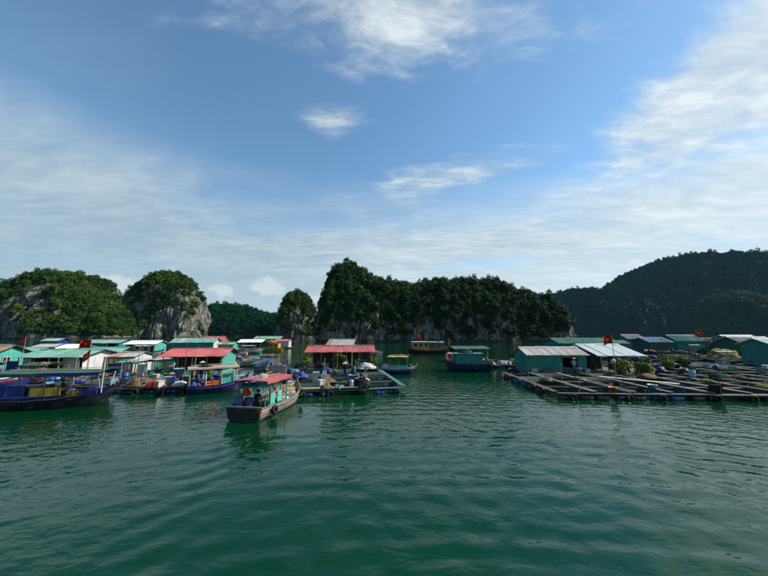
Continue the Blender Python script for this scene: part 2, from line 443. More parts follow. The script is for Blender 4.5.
def island(name, px_prof, Yc, depth, e_y, e_z, mat, wood, n_tree, tsize, seed, lean=0.0, rough=1.0, tree_drop=3.0, west=0.0, low=0.0, east=0.0, cliff=(.30, .62), nu=260, nv=120, label=None):
    """a limestone hill: ridge profile along x lofted with an arched cross-section, broken up by 3D noise, wooded on its gentler faces"""
    pr = [atY(u, v, Yc) for u, v in px_prof]
    prof = [(p.x, max(p.z - 10.0 * tsize, 0.0)) for p in pr]
    prof[0] = (prof[0][0], -1.0); prof[-1] = (prof[-1][0], -1.0)
    x, h = resample(prof, nu)
    hm = h.max(); x0, x1 = x.min(), x.max()
    half = depth * (0.35 + 0.65 * np.clip(h / hm, 0, 1) ** .6)
    phi = np.linspace(0, math.pi, nv)
    cy = -np.sign(np.cos(phi)) * np.abs(np.cos(phi)) ** e_y
    cz = np.abs(np.sin(phi)) ** e_z
    XX = x[:, None] + 0 * phi[None]
    YY = Yc + half[:, None] * cy[None] + lean * (h[:, None] / hm) * cz[None]
    ZZ = np.maximum(h, -1)[:, None] * cz[None] - 1.0 * (1 - cz[None])
    Pn = np.stack([XX, YY, ZZ], -1)
    du = np.gradient(Pn, axis=0); dv = np.gradient(Pn, axis=1)
    nn = np.cross(dv, du); nn /= (np.linalg.norm(nn, axis=-1, keepdims=True) + 1e-9)
    c0 = np.array([(x0 + x1) / 2, Yc, 0]); out = np.sign((nn * (Pn - c0)).sum(-1, keepdims=True) + 1e-9); nn *= out
    q = Pn.reshape(-1, 3) + seed * 13.7
    S = hm / 48.0
    big = fbm(q / (26 * S), 4, .5)
    rid = fbm(q * np.array([1, 1, .35]) / (13 * S), 4, .55, True)
    fine = fbm(q * np.array([1, 1, .5]) / (4.0 * S), 3, .55)
    d = (big * 9.0 + (rid - rid.mean()) * 9.0 + fine * 3.2 - 1.5) * S * rough
    fade = np.clip(Pn[..., 2].ravel() / (hm * .10), 0.25, 1)
    Pd = Pn.reshape(-1, 3) + nn.reshape(-1, 3) * (d * fade)[:, None] * np.array([1, 1, .45])
    # wave-cut notch along the waterline
    notch = np.clip(1 - np.abs(Pd[:, 2] - 1.0) / 1.6, 0, 1) * .9 * min(1, S)
    Pd[:, :2] -= nn.reshape(-1, 3)[:, :2] * notch[:, None]
    me = grid_mesh(name, Pd, nu, nv)
    o = bpy.data.objects.new(name, me); COL.objects.link(o)
    me.materials.append(MATS[mat]); tag(o, kind='structure')
    # woods
    r = np.random.RandomState(seed)
    G = Pd.reshape(nu, nv, 3)
    a, b = G[:-1, :-1], G[1:, 1:]
    e1 = G[1:, :-1] - a; e2 = G[:-1, 1:] - a
    fn = np.cross(e2, e1); ar = np.linalg.norm(fn, axis=-1); fn /= ar[..., None] + 1e-9
    cen = (a + b) / 2
    fn *= np.sign((fn * (cen - np.array([c0[0], c0[1], -hm * .3]))).sum(-1, keepdims=True) + 1e-9)
    nz = fn[..., 2]
    pn = fbm(cen.reshape(-1, 3) / (15 * S) + 5, 4, .6).reshape(nz.shape)
    fx = (cen[..., 0] - x0) / (x1 - x0)
    w = np.clip((nz - west * np.clip((.80 - fx) / .16, 0, 1) - east * np.clip((fx - .56) / .2, 0, 1) - low * np.clip(1.25 - cen[..., 2] / (.36 * hm), 0, 1) + pn * 2.6 - cliff[0]) / (cliff[1] - cliff[0]), 0, 1)
    w = w * (cen[..., 2] > 2.5 * min(1.5, S)) + .0
    vis = (cen[..., 1] < Yc + half[:-1, None] * .55)
    w = (w * ar * vis).ravel(); w /= w.sum()
    k = r.choice(len(w), n_tree, p=w)
    uu = r.rand(n_tree, 2)
    pos = a.reshape(-1, 3)[k] + e1.reshape(-1, 3)[k] * uu[:, :1] + e2.reshape(-1, 3)[k] * uu[:, 1:]
    pos += fn.reshape(-1, 3)[k] * -.2
    s = tsize * np.exp(np.clip(r.normal(0, .45, n_tree), -.9, .62))
    st = nz.ravel()[k]
    s *= np.clip(.62 + .55 * st, .5, 1.15)
    rot = np.stack([r.normal(0, .26, n_tree) , r.normal(0, .26, n_tree), r.rand(n_tree) * 6.28], 1)
    # trees on the faces lean outwards
    rot[:, 0] += np.clip(-fn.reshape(-1, 3)[k][:, 1], -1, 1) * .0
    scl = np.stack([s, s, s * r.uniform(.7, 1.4, n_tree)], 1)
    idx = r.choice(4, n_tree, p=[.32, .22, .26, .20])
    idx = np.where((st < .35) & (idx == 1), 2, idx)
    forest(name + '_trees', pos, rot, scl, idx, PROTO[wood], label or ('dense evergreen trees and scrub covering the ' + name.replace('_', ' ')), 'woodland')
    return o

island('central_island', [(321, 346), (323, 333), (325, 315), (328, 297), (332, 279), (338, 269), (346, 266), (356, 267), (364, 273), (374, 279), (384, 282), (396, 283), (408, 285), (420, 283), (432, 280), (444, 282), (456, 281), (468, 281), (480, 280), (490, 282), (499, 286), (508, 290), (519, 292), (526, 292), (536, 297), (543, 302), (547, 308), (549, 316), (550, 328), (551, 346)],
       212, 44, .62, .50, 'rock_near', 'leaf_shaded', 16000, .60, 1, lean=9, low=.55, cliff=(-.38, .12), nu=560, nv=210, label='dense dark evergreen trees and scrub covering the broad central island')
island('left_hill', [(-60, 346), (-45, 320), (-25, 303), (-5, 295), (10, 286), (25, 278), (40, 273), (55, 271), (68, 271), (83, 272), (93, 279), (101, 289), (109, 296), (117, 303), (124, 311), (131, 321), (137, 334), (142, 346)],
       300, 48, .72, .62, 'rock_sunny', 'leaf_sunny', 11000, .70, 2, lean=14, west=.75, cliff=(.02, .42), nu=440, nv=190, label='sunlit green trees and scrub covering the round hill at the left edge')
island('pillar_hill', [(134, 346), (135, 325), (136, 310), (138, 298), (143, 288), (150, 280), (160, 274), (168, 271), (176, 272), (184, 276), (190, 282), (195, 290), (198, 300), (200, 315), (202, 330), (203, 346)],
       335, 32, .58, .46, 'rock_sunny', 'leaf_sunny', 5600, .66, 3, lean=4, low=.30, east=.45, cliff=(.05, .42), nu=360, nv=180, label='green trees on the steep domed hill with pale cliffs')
island('cone_hill', [(278, 346), (280, 330), (282, 315), (285, 303), (289, 296), (295, 291), (299, 290), (305, 292), (311, 297), (313, 304), (316, 314), (318, 330), (320, 346)],
       300, 26, .72, .62, 'rock_near', 'leaf_sunny', 3800, .56, 4, low=.4, cliff=(-.30, .18), nu=170, nv=100, label='green trees covering the small cone-shaped island')
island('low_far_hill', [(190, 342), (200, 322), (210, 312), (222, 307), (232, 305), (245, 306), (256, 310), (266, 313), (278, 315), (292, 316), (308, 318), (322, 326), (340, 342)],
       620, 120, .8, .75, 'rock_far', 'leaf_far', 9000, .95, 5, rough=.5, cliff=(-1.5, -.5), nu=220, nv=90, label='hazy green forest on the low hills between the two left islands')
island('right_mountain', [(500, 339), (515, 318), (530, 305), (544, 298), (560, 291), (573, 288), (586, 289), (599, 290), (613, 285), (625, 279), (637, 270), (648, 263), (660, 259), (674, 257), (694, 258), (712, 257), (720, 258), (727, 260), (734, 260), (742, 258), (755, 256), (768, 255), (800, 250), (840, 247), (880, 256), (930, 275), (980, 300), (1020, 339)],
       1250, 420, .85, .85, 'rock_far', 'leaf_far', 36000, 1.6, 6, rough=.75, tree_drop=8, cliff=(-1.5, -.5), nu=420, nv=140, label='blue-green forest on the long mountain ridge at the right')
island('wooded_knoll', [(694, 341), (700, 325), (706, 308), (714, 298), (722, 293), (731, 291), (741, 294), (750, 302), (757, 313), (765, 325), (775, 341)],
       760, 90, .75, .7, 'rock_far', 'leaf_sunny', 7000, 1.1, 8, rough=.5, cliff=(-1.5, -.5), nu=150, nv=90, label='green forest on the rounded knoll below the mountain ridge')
# ------------------------------------------------------------------ village materials
def paint(name, col, rough=.5, dirt=.4, spec=.35, scale=1.0):
    m, N, B = new_mat(name)
    col = tuple(q * .62 for q in col)
    t = N.node('ShaderNodeTexCoord'); oi = N.node('ShaderNodeObjectInfo')
    p = N.vm('ADD', t.outputs['Object'], N.vm('SCALE', (1., 1., 1.), N.m('MULTIPLY', oi.outputs['Random'], 40.)))
    x, y, z = N.xyz(p)
    n1 = N.noise(p, 1.4 * scale, 4, .6)
    n2 = N.noise(N.vec(N.m('MULTIPLY', x, 5.), N.m('MULTIPLY', y, 5.), N.m('MULTIPLY', z, .6)), scale, 4, .6)
    v = N.lin(oi.outputs['Random'], 0, 1, .86, 1.12)
    c = N.mix(1.0, col, N.ramp(n1, [(.3, (.78, .78, .78)), (.7, (1.12, 1.12, 1.12))]), 'MULTIPLY')
    c = N.vm('SCALE', c, v)
    d = N.m('MULTIPLY', N.ss(N.m('ADD', N.m('MULTIPLY', n1, .5), N.m('MULTIPLY', n2, .6)), .46, .68), dirt)
    c = N.mix(d, c, tuple(q * .25 + .03 for q in col))
    hgt = N.m('ADD', n1, N.m('MULTIPLY', n2, .6))
    if name.startswith('hull'):               # carvel planks, scuffs, weed along the waterline
        oz = N.xyz(t.outputs['Object'])[2]
        seam = N.ss(N.m('ABSOLUTE', N.m('SINE', N.m('MULTIPLY', oz, math.pi / .17))), .0, .25)
        hgt = N.m('ADD', hgt, N.m('MULTIPLY', seam, 1.2))
        c = N.mix(N.m('MULTIPLY', N.ss(n1, .54, .70), .35), c, (.16, .14, .12))
        c = N.mix(N.m('MULTIPLY', N.ss(N.m('ADD', oz, N.m('MULTIPLY', n2, .25)), .34, .10), .85), c, (.020, .026, .014))
    N.put(B.inputs['Base Color'], c)
    N.put(B.inputs['Roughness'], N.lin(n1, .3, .7, rough - .08, rough + .15))
    B.inputs['Specular IOR Level'].default_value = spec
    N.put(B.inputs['Normal'], N.bump(hgt, .3, .03))
    return m
def wood(name, c0, c1):
    c0, c1 = tuple(q * .7 for q in c0), tuple(q * .7 for q in c1)
    m, N, B = new_mat(name)
    t = N.node('ShaderNodeTexCoord'); oi = N.node('ShaderNodeObjectInfo')
    g = N.node('ShaderNodeNewGeometry')
    p = N.vm('ADD', g.outputs['Position'], N.vm('SCALE', (1., .7, .3), N.m('MULTIPLY', oi.outputs['Random'], 30.)))
    n1 = N.noise(p, 2.2, 5, .65, .8); n2 = N.noise(p, 11., 3, .6)
    f = N.m('ADD', N.m('MULTIPLY', n1, .6), N.m('ADD', N.m('MULTIPLY', n2, .2), N.m('MULTIPLY', oi.outputs['Random'], .25)))
    N.put(B.inputs['Base Color'], N.ramp(f, [(.28, c0), (.72, c1)]))
    B.inputs['Roughness'].default_value = .85; B.inputs['Specular IOR Level'].default_value = .2
    N.put(B.inputs['Normal'], N.bump(N.m('ADD', n1, n2), .4, .02))
    return m
def roofing(name, col, fade, rust=.35):
    col, fade = tuple(q * .68 for q in col), tuple(q * .68 for q in fade)
    m, N, B = new_mat(name)
    t = N.node('ShaderNodeTexCoord'); oi = N.node('ShaderNodeObjectInfo')
    p = N.vm('ADD', t.outputs['Object'], N.vm('SCALE', (1., .7, .3), N.m('MULTIPLY', oi.outputs['Random'], 50.)))
    x, y, z = N.xyz(p)
    st = N.vec(N.m('MULTIPLY', x, 3.), N.m('MULTIPLY', y, .5), 0.)
    n1 = N.noise(p, .8, 4, .6); n2 = N.noise(st, 1.6, 5, .65)
    c = N.mix(N.m('ADD', N.m('MULTIPLY', N.ss(n1, .35, .68), .6), N.m('MULTIPLY', oi.outputs['Random'], .35)), col, fade)
    c = N.mix(N.m('MULTIPLY', N.ss(n2, .52, .74), rust), c, (.16, .075, .035))
    c = N.mix(N.m('MULTIPLY', N.ss(N.noise(p, 3.1, 4, .7), .55, .75), .35), c, (.06, .06, .05))
    N.put(B.inputs['Base Color'], c); B.inputs['Roughness'].default_value = .5; B.inputs['Specular IOR Level'].default_value = .3
    return m
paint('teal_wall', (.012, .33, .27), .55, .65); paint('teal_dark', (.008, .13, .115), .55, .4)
paint('mint_wall', (.10, .60, .48), .55, .55); paint('mint_beam', (.085, .28, .22), .65, .85)
paint('blue_wall', (.05, .22, .42), .55, .4); paint('white_wall', (.76, .77, .74), .6, .5)
paint('cream_wall', (.55, .48, .36), .7, .45); paint('rust_wall', (.36, .20, .12), .8, .5)
paint('hull_navy', (.006, .012, .075), .42, .5); paint('hull_black', (.012, .012, .016), .5, .4); paint('hull_purple', (.022, .014, .15), .4, .35)
paint('hull_blue', (.007, .018, .12), .4, .4); paint('hull_white', (.60, .58, .52), .55, .6); paint('hull_dark', (.020, .016, .022), .5, .4)
paint('trim_red', (.42, .03, .03), .5, .35); paint('trim_pink', (.72, .34, .32), .55, .35); paint('trim_magenta', (.50, .03, .22), .5, .3)
paint('trim_blue', (.015, .07, .36), .45, .3); paint('trim_green', (.02, .30, .16), .5, .35); paint('trim_white', (.72, .72, .70), .5, .4)
paint('yellow_paint', (.62, .40, .03), .5, .35); paint('orange_plastic', (.85, .16, .02), .4, .15, .5); paint('blue_plastic', (.010, .065, .27), .38, .25, .5)
paint('navy_plastic', (.008, .025, .12), .4, .25, .5); paint('black_plastic', (.012, .012, .013), .45, .2, .5); paint('white_foam', (.62, .62, .60), .75, .3, .2)
paint('light_blue_plastic', (.30, .55, .72), .42, .25, .5); paint('green_plastic', (.02, .30, .17), .42, .25, .5)
paint('rubber', (.014, .014, .015), .8, .5, .2); paint('steel', (.38, .39, .40), .4, .4, .5)
paint('tarp_blue', (.012, .032, .26), .5, .35, .3, 2.); paint('tarp_green', (.035, .13, .105), .6, .4, .3, 2.); paint('tarp_grey', (.40, .41, .40), .65, .4, .2, 2.)
paint('tarp_beige', (.52, .43, .33), .7, .4, .2, 2.); paint('tarp_yellow', (.60, .45, .12), .65, .35, .2, 2.); paint('tarp_white', (.72, .75, .72), .55, .3, .3, 2.)
paint('net_tan', (.34, .24, .15), .95, .7, .1, 6.); paint('net_green', (.03, .13, .09), .95, .6, .1, 6.); paint('net_dark', (.025, .028, .03), .95, .5, .1, 6.)
paint('net_yellow', (.46, .36, .10), .95, .5, .1, 6.); paint('net_orange', (.62, .22, .07), .9, .5, .1, 6.); paint('rope', (.42, .36, .26), .95, .4, .1, 6.)
paint('cloth_red', (.62, .012, .012), .8, .1, .15); paint('star_yellow', (.80, .55, .02), .8, .1, .15); paint('cloth_yellow', (.72, .52, .06), .85, .2, .1)
paint('cloth_blue', (.03, .07, .30), .85, .2, .1); paint('cloth_pink', (.60, .10, .18), .85, .2, .1); paint('cloth_dark', (.02, .022, .03), .85, .2, .1)
paint('cloth_white', (.68, .67, .63), .85, .25, .1); paint('cloth_orange', (.85, .12, .02), .8, .1, .1); paint('cloth_teal', (.03, .26, .26), .85, .2, .1)
paint('skin', (.34, .19, .12), .6, .1, .3); paint('hair', (.012, .010, .009), .6, .1, .3); paint('straw', (.58, .48, .30), .85, .3, .1)
wood('plank_grey', (.055, .052, .046), (.26, .24, .21)); wood('plank_dark', (.02, .018, .016), (.09, .08, .068)); wood('plank_tan', (.16, .12, .075), (.46, .37, .25))
wood('bamboo', (.22, .18, .09), (.46, .40, .24))
roofing('roof_red', (.34, .055, .06), (.52, .17, .16), .4); roofing('roof_green', (.08, .24, .19), (.22, .40, .33), .4); roofing('roof_beige', (.62, .55, .48), (.82, .76, .69), .3)
roofing('roof_white', (.86, .96, .90), (1.0, 1.05, 1.0), .2); roofing('roof_blue', (.14, .26, .44), (.40, .52, .64), .12); roofing('roof_grey', (.26, .27, .26), (.44, .44, .42), .4)
roofing('roof_brown', (.20, .11, .07), (.36, .24, .17), .5)
m, N, B = new_mat('window_glass')
B.inputs['Base Color'].default_value = (.015, .02, .022, 1); B.inputs['Roughness'].default_value = .08
leaf_mat('leaf_bush', (.05, .085, .010), (.10, .14, .015), (.18, .20, .025))
leaf_mat('leaf_garden', (.030, .075, .014), (.060, .125, .020), (.11, .17, .03))
m, N, B = new_mat('cage_net')                        # knotted mesh: threads with holes between
g = N.node('ShaderNodeNewGeometry'); x, y, z = N.xyz(g.outputs['Position'])
k = N.m('MAXIMUM', N.m('ABSOLUTE', N.m('SINE', N.m('MULTIPLY', N.m('ADD', x, z), 42.))), N.m('ABSOLUTE', N.m('SINE', N.m('MULTIPLY', N.m('ADD', y, z), 42.))))
B.inputs['Base Color'].default_value = (.018, .04, .034, 1); B.inputs['Roughness'].default_value = .9
N.put(B.inputs['Alpha'], N.m('GREATER_THAN', k, .80))

# ------------------------------------------------------------------ mesh builder
class MB:
    def __init__(s): s.v = []; s.f = []
    def add(s, V, F):
        o = len(s.v); s.v.extend([tuple(q) for q in V]); s.f.extend([tuple(i + o for i in f) for f in F]); return s
    def box(s, c, d, rz=0.0, ry=0.0):
        hx, hy, hz_ = d[0] / 2, d[1] / 2, d[2] / 2; M = Matrix.Rotation(rz, 3, 'Z') @ Matrix.Rotation(ry, 3, 'Y')
        V = [Vector(c) + M @ Vector((a * hx, b * hy, e * hz_)) for a in (-1, 1) for b in (-1, 1) for e in (-1, 1)]
        return s.add(V, [(0, 1, 3, 2), (4, 6, 7, 5), (0, 4, 5, 1), (2, 3, 7, 6), (0, 2, 6, 4), (1, 5, 7, 3)])
    def bar(s, p0, p1, w, h):
        p0, p1 = Vector(p0), Vector(p1); d = (p1 - p0).normalized()
        a = d.cross(Vector((0, 0, 1))); a = a.normalized() if a.length > 1e-3 else Vector((1, 0, 0)); b = a.cross(d)
        V = [q + a * i * w / 2 + b * j * h / 2 for q in (p0, p1) for i in (-1, 1) for j in (-1, 1)]
        return s.add(V, [(0, 1, 3, 2), (4, 6, 7, 5), (0, 4, 5, 1), (2, 3, 7, 6), (0, 2, 6, 4), (1, 5, 7, 3)])
    def tube(s, p0, p1, r0, r1=None, n=7):
        r1 = r0 if r1 is None else r1
        p0, p1 = Vector(p0), Vector(p1); d = (p1 - p0).normalized()
        a = d.cross(Vector((.13, .21, .97))).normalized(); b = d.cross(a)
        V = []
        for i in range(n):
            t = 2 * math.pi * i / n; q = a * math.cos(t) + b * math.sin(t); V += [p0 + q * r0, p1 + q * r1]
        F = [(2 * i, 2 * ((i + 1) % n), 2 * ((i + 1) % n) + 1, 2 * i + 1) for i in range(n)]
        F += [tuple(range(0, 2 * n, 2))[::-1], tuple(range(1, 2 * n, 2))]
        return s.add(V, F)
    def lathe(s, prof, c=(0, 0, 0), n=14, M=None):
        V = []; M = M or Matrix.Identity(3)
        for r, z in prof:
            for i in range(n):
                t = 2 * math.pi * i / n; V.append(Vector(c) + M @ Vector((r * math.cos(t), r * math.sin(t), z)))
        F = []
        for k in range(len(prof) - 1):
            for i in range(n):
                j = (i + 1) % n; F.append((k * n + i, k * n + j, k * n + n + j, k * n + n + i))
        F += [tuple(range(n))[::-1], tuple(range((len(prof) - 1) * n, len(prof) * n))]
        return s.add(V, F)
    def torus(s, c, r, t, M=None, n=16, k=8):
        V, F = [], []; M = M or Matrix.Identity(3)
        for i in range(n):
            a = 2 * math.pi * i / n
            for j in range(k):
                b = 2 * math.pi * j / k; q = r + t * math.cos(b)
                V.append(Vector(c) + M @ Vector((q * math.cos(a), q * math.sin(a), t * math.sin(b) * 1.3)))
        for i in range(n):
            for j in range(k): F.append((i * k + j, ((i + 1) % n) * k + j, ((i + 1) % n) * k + (j + 1) % k, i * k + (j + 1) % k))
        return s.add(V, F)
    def heap(s, c, r, h, seed, n=34, k=13):
        """a slumped heap: dome broken into folds and lumps"""
        A = 2 * math.pi * np.arange(n) / n; T = np.arange(k + 1) / k
        a, t = np.meshgrid(A, T); st = seed * 3.17
        p = np.stack([np.cos(a) * (1 - t * .8), np.sin(a) * (1 - t * .8), t * .9], -1).reshape(-1, 3)
        low = fbm(p * 1.3 + st, 3).reshape(a.shape); fold = fbm(p * np.array([3.2, 3.2, 1.4]) + st, 3, .6, True).reshape(a.shape)
        lump = fbm(p * 6.5 + st, 2).reshape(a.shape)
        q = (1 - t ** 1.25) * (1 + .75 * low + .30 * fold + .22 * lump); q[-1] = 0
        z = h * (np.sin(t * math.pi / 2) ** 1.15 * (.82 + .55 * low) + (.42 * fold + .28 * lump) * (.25 + .75 * np.sin(t * math.pi)))
        z[0] = 0; z[-1] = z[-1].mean(); z = np.maximum(z, 0)
        V = [(c[0] + r[0] * qq * math.cos(aa), c[1] + r[1] * qq * math.sin(aa), c[2] + zz) for qq, aa, zz in zip(q.ravel(), a.ravel(), z.ravel())]
        F = [(i * n + j, i * n + (j + 1) % n, (i + 1) * n + (j + 1) % n, (i + 1) * n + j) for i in range(k) for j in range(n)]
        F.append(tuple(range(n))[::-1])
        return s.add(V, F)
    def mesh(s, name, mat, smooth=False):
        me = bpy.data.meshes.new(name); me.from_pydata(s.v, [], s.f)
        bm = bmesh.new(); bm.from_mesh(me); bmesh.ops.recalc_face_normals(bm, faces=bm.faces); bm.to_mesh(me); bm.free()
        me.materials.append(MATS[mat])
        if smooth:
            me.polygons.foreach_set('use_smooth', np.ones(len(me.polygons), bool))
        me.update(); return me
    def build(s, name, mat, parent=None, smooth=False, loc=(0, 0, 0), rz=0.0):
        return link(name, s.mesh(name, mat, smooth), parent, loc, rz)
def link(name, me, parent=None, loc=(0, 0, 0), rz=0.0, rot=None, scale=None):
    o = bpy.data.objects.new(name, me); COL.objects.link(o); o.location = loc
    o.rotation_euler = rot if rot is not None else (0, 0, rz)
    if scale is not None: o.scale = scale
    if parent is not None: o.parent = parent
    return o
def thing(name, label, cat, loc=(0, 0, 0), rz=0.0, group=None):
    o = bpy.data.objects.new(name, None); COL.objects.link(o); o.location = loc; o.rotation_euler = (0, 0, rz); o.empty_display_size = .3
    return tag(o, label, cat, group, 'thing')
_cache = {}
def cached(key, fn):
    if key not in _cache: _cache[key] = fn()
    return _cache[key]
ROTX = Matrix.Rotation(math.pi / 2, 3, 'X'); ROTY = Matrix.Rotation(math.pi / 2, 3, 'Y')
BARREL = [(.02, 0), (.26, 0), (.285, .03), (.285, .27), (.30, .29), (.285, .31), (.285, .57), (.30, .59), (.285, .61), (.285, .85), (.26, .88), (.02, .88)]
def barrel_me(mat, lying):
    def f():
        M = ROTY if lying else None
        return MB().lathe(BARREL, (-.44, 0, 0) if lying else (0, 0, 0), 14, M).mesh('barrel', mat, True)
    return cached(('barrel', mat, lying), f)
def box_me(mat): return cached(('box', mat), lambda: MB().box((0, 0, 0), (1, 1, 1)).mesh('plank', mat))
def tyre_me(): return cached('tyre', lambda: MB().torus((0, 0, 0), .21, .085, ROTX).mesh('tyre', 'rubber', True))
def plank(name, mat, parent, p0, p1, w, h):
    p0, p1 = Vector(p0), Vector(p1); d = p1 - p0
    return link(name, box_me(mat), parent, (p0 + p1) / 2, rot=(0, -math.asin(max(-1, min(1, d.z / d.length))), math.atan2(d.y, d.x)), scale=(d.length, w, h))

# ------------------------------------------------------------------ floating cages
RND = random.Random(5)
def raft(name, label, loc, rz, nx, ny, cell, mat='plank_grey', cols=('blue_plastic', 'navy_plastic'), deck=.42, ww=.62, sides='flr', covers=.25, tyres=0, group=None, rails=None, double=True, nets=True):
    """grid of plank walkways carried on drums, with net cages hung between; front edge along local x at y=0"""
    t = thing(name, label, 'fish farm', loc, R(rz), group)
    LX, LY = nx * cell, ny * cell
    def walk(p0, p1):
        a = Vector(p1) - Vector(p0); nrm = Vector((-a.y, a.x, 0)).normalized()
        offs = (-ww * .27, ww * .27) if double else (0,)
        for o in offs:
          ns_ = max(1, round(a.length / (cell * RND.choice((1.5, 2.0, 2.5)))))
          for q_ in range(ns_):                   # boards butted end to end, none quite straight or level
            j = RND.uniform(-.06, .05); e = a.normalized() * j
            A_, B_ = Vector(p0).lerp(Vector(p1), q_ / ns_), Vector(p0).lerp(Vector(p1), (q_ + 1) / ns_)
            n0, n1_ = nrm * (o + RND.uniform(-.05, .05)), nrm * (o + RND.uniform(-.05, .05))
            plank('walkway_plank', mat if RND.random() < .85 else RND.choice(('plank_tan', 'plank_dark', 'plank_grey')), t, A_ + n0 - e + Vector((0, 0, RND.uniform(-.03, .03))), B_ + n1_ + e + Vector((0, 0, RND.uniform(-.03, .03))), ww * RND.uniform(.36, .48) if double else ww * .8, .07)
    for j in range(ny + 1): walk((0, j * cell, deck), (LX, j * cell, deck))
    for i in range(nx + 1): walk((i * cell, 0, deck + .12), (i * cell, LY, deck + .12))
    def drums(p0, p1, ang):
        n = max(1, int((Vector(p1) - Vector(p0)).length / 1.35))
        for k in range(n):
            if RND.random() < .10: continue
            f = (k + .5 + RND.uniform(-.12, .12)) / n
            q = Vector(p0).lerp(Vector(p1), f)
            link('float_barrel', barrel_me(RND.choice(cols), True), t, (q.x, q.y, deck - .32), rot=(RND.uniform(-.5, .5), 0, ang + RND.uniform(-.09, .09)))
    if 'f' in sides: drums((0, .02, 0), (LX, .02, 0), 0)
    if 'l' in sides: drums((.02, .6, 0), (.02, LY, 0), math.pi / 2)
    if 'r' in sides: drums((LX - .02, .6, 0), (LX - .02, LY, 0), math.pi / 2)
    if 'i' in sides:
        for j in range(1, ny): drums((0, j * cell, 0), (LX, j * cell, 0), 0)
    for k in range(tyres):
        x = LX * (k + RND.uniform(.25, .75)) / tyres
        link('tyre', tyre_me(), t, (x, -.42, deck - .22), rot=(RND.uniform(-.15, .15), 0, RND.uniform(-.2, .2)))
    if nets:
        for i in range(nx):
            for j in range(ny):
                b = MB(); x0, x1, y0, y1 = i * cell + .34, (i + 1) * cell - .34, j * cell + .34, (j + 1) * cell - .34
                zz_ = deck + .10
                if RND.random() < covers:      # net drawn over the cage against birds
                    n = 6; V = []; F = []
                    for a in range(n + 1):
                        for c in range(n + 1):
                            u, v = a / n, c / n
                            V.append((x0 + (x1 - x0) * u, y0 + (y1 - y0) * v, zz_ + .03 - .28 * (1 - (2 * u - 1) ** 2) * (1 - (2 * v - 1) ** 2)))
                    for a in range(n):
                        for c in range(n): F.append((a * (n + 1) + c, (a + 1) * (n + 1) + c, (a + 1) * (n + 1) + c + 1, a * (n + 1) + c + 1))
                    b.add(V, F); b.build('net_cover', 'cage_net', t, True)
                else:
                    V = [(x0, y0, zz_), (x1, y0, zz_), (x1, y1, zz_), (x0, y1, zz_), (x0 + .3, y0 + .3, -1.2), (x1 - .3, y0 + .3, -1.2), (x1 - .3, y1 - .3, -1.2), (x0 + .3, y1 - .3, -1.2)]
                    b.add(V, [(0, 1, 5, 4), (1, 2, 6, 5), (2, 3, 7, 6), (3, 0, 4, 7)]); b.build('cage_net', 'cage_net', t)
    return t

# ------------------------------------------------------------------ floating houses
def ribbed(W, z0, z1, pitch=.32, dep=.035):
    """upright ribbed sheet in the plane y=0 spanning x 0..W"""
    n = max(1, round(W / pitch)); V = []; F = []; xs_ = []
    for i in range(n):
        a = W * i / n; w = W / n
        xs_ += [(a, 0), (a + .62 * w, 0), (a + .72 * w, -dep), (a + .9 * w, -dep)]
    xs_.append((W, 0))
    for x, y in xs_: V += [(x, y, z0), (x, y, z1), (x, y + .06, z0), (x, y + .06, z1)]
    for i in range(len(xs_) - 1):
        a, b = 4 * i, 4 * i + 4
        F += [(a, b, b + 1, a + 1), (a + 2, a + 3, b + 3, b + 2), (a + 1, b + 1, b + 3, a + 3), (a, a + 2, b + 2, b)]
    e = 4 * (len(xs_) - 1); F += [(0, 1, 3, 2), (e, e + 2, e + 3, e + 1)]
    return V, F
def sheet_me(w, L, mat):
    def f():
        n = 5; V = []; F = []
        for i in range(4 * n + 1):
            x = w * 1.06 * i / (4 * n) - w * .03; z = .030 * math.cos(math.pi * i / 2)
            V += [(x, 0, z), (x, L, z), (x, 0, z - .018), (x, L, z - .018)]
        for i in range(4 * n):
            a, b = 4 * i, 4 * i + 4
            F += [(a, b, b + 1, a + 1), (a + 2, a + 3, b + 3, b + 2), (a, a + 2, b + 2, b), (a + 1, b + 1, b + 3, a + 3)]
        e = 16 * n; F += [(0, 1, 3, 2), (e, e + 2, e + 3, e + 1)]
        return MB().add(V, F).mesh('roof_sheet', mat)
    return cached(('sheet', round(w, 3), round(L, 3), mat), f)
def slope(parent, x0, x1, ye, ze, yr, zr, mat, sheet=1.05, jig=.02):
    """one roof slope of overlapping sheets from the eave (ye,ze) to the ridge (yr,zr)"""
    n = max(1, round((x1 - x0) / sheet)); w = (x1 - x0) / n
    L = math.hypot(yr - ye, zr - ze); ang = math.atan2(zr - ze, abs(yr - ye))
    for i in range(n):
        me = sheet_me(w, L, mat)
        fl = yr < ye
        o = link('roof_sheet', sheet_me(w, L, RND.choice(('roof_grey', 'roof_brown'))) if RND.random() < .07 and mat not in ('roof_red', 'roof_white', 'roof_beige') else me, parent, (x0 + (w * (i + 1) if fl else w * i), ye + RND.uniform(-jig, jig) * 2, ze + (i % 2) * .022),
                 rot=(ang + RND.uniform(-.008, .008), RND.uniform(-.004, .004), math.pi if fl else 0))
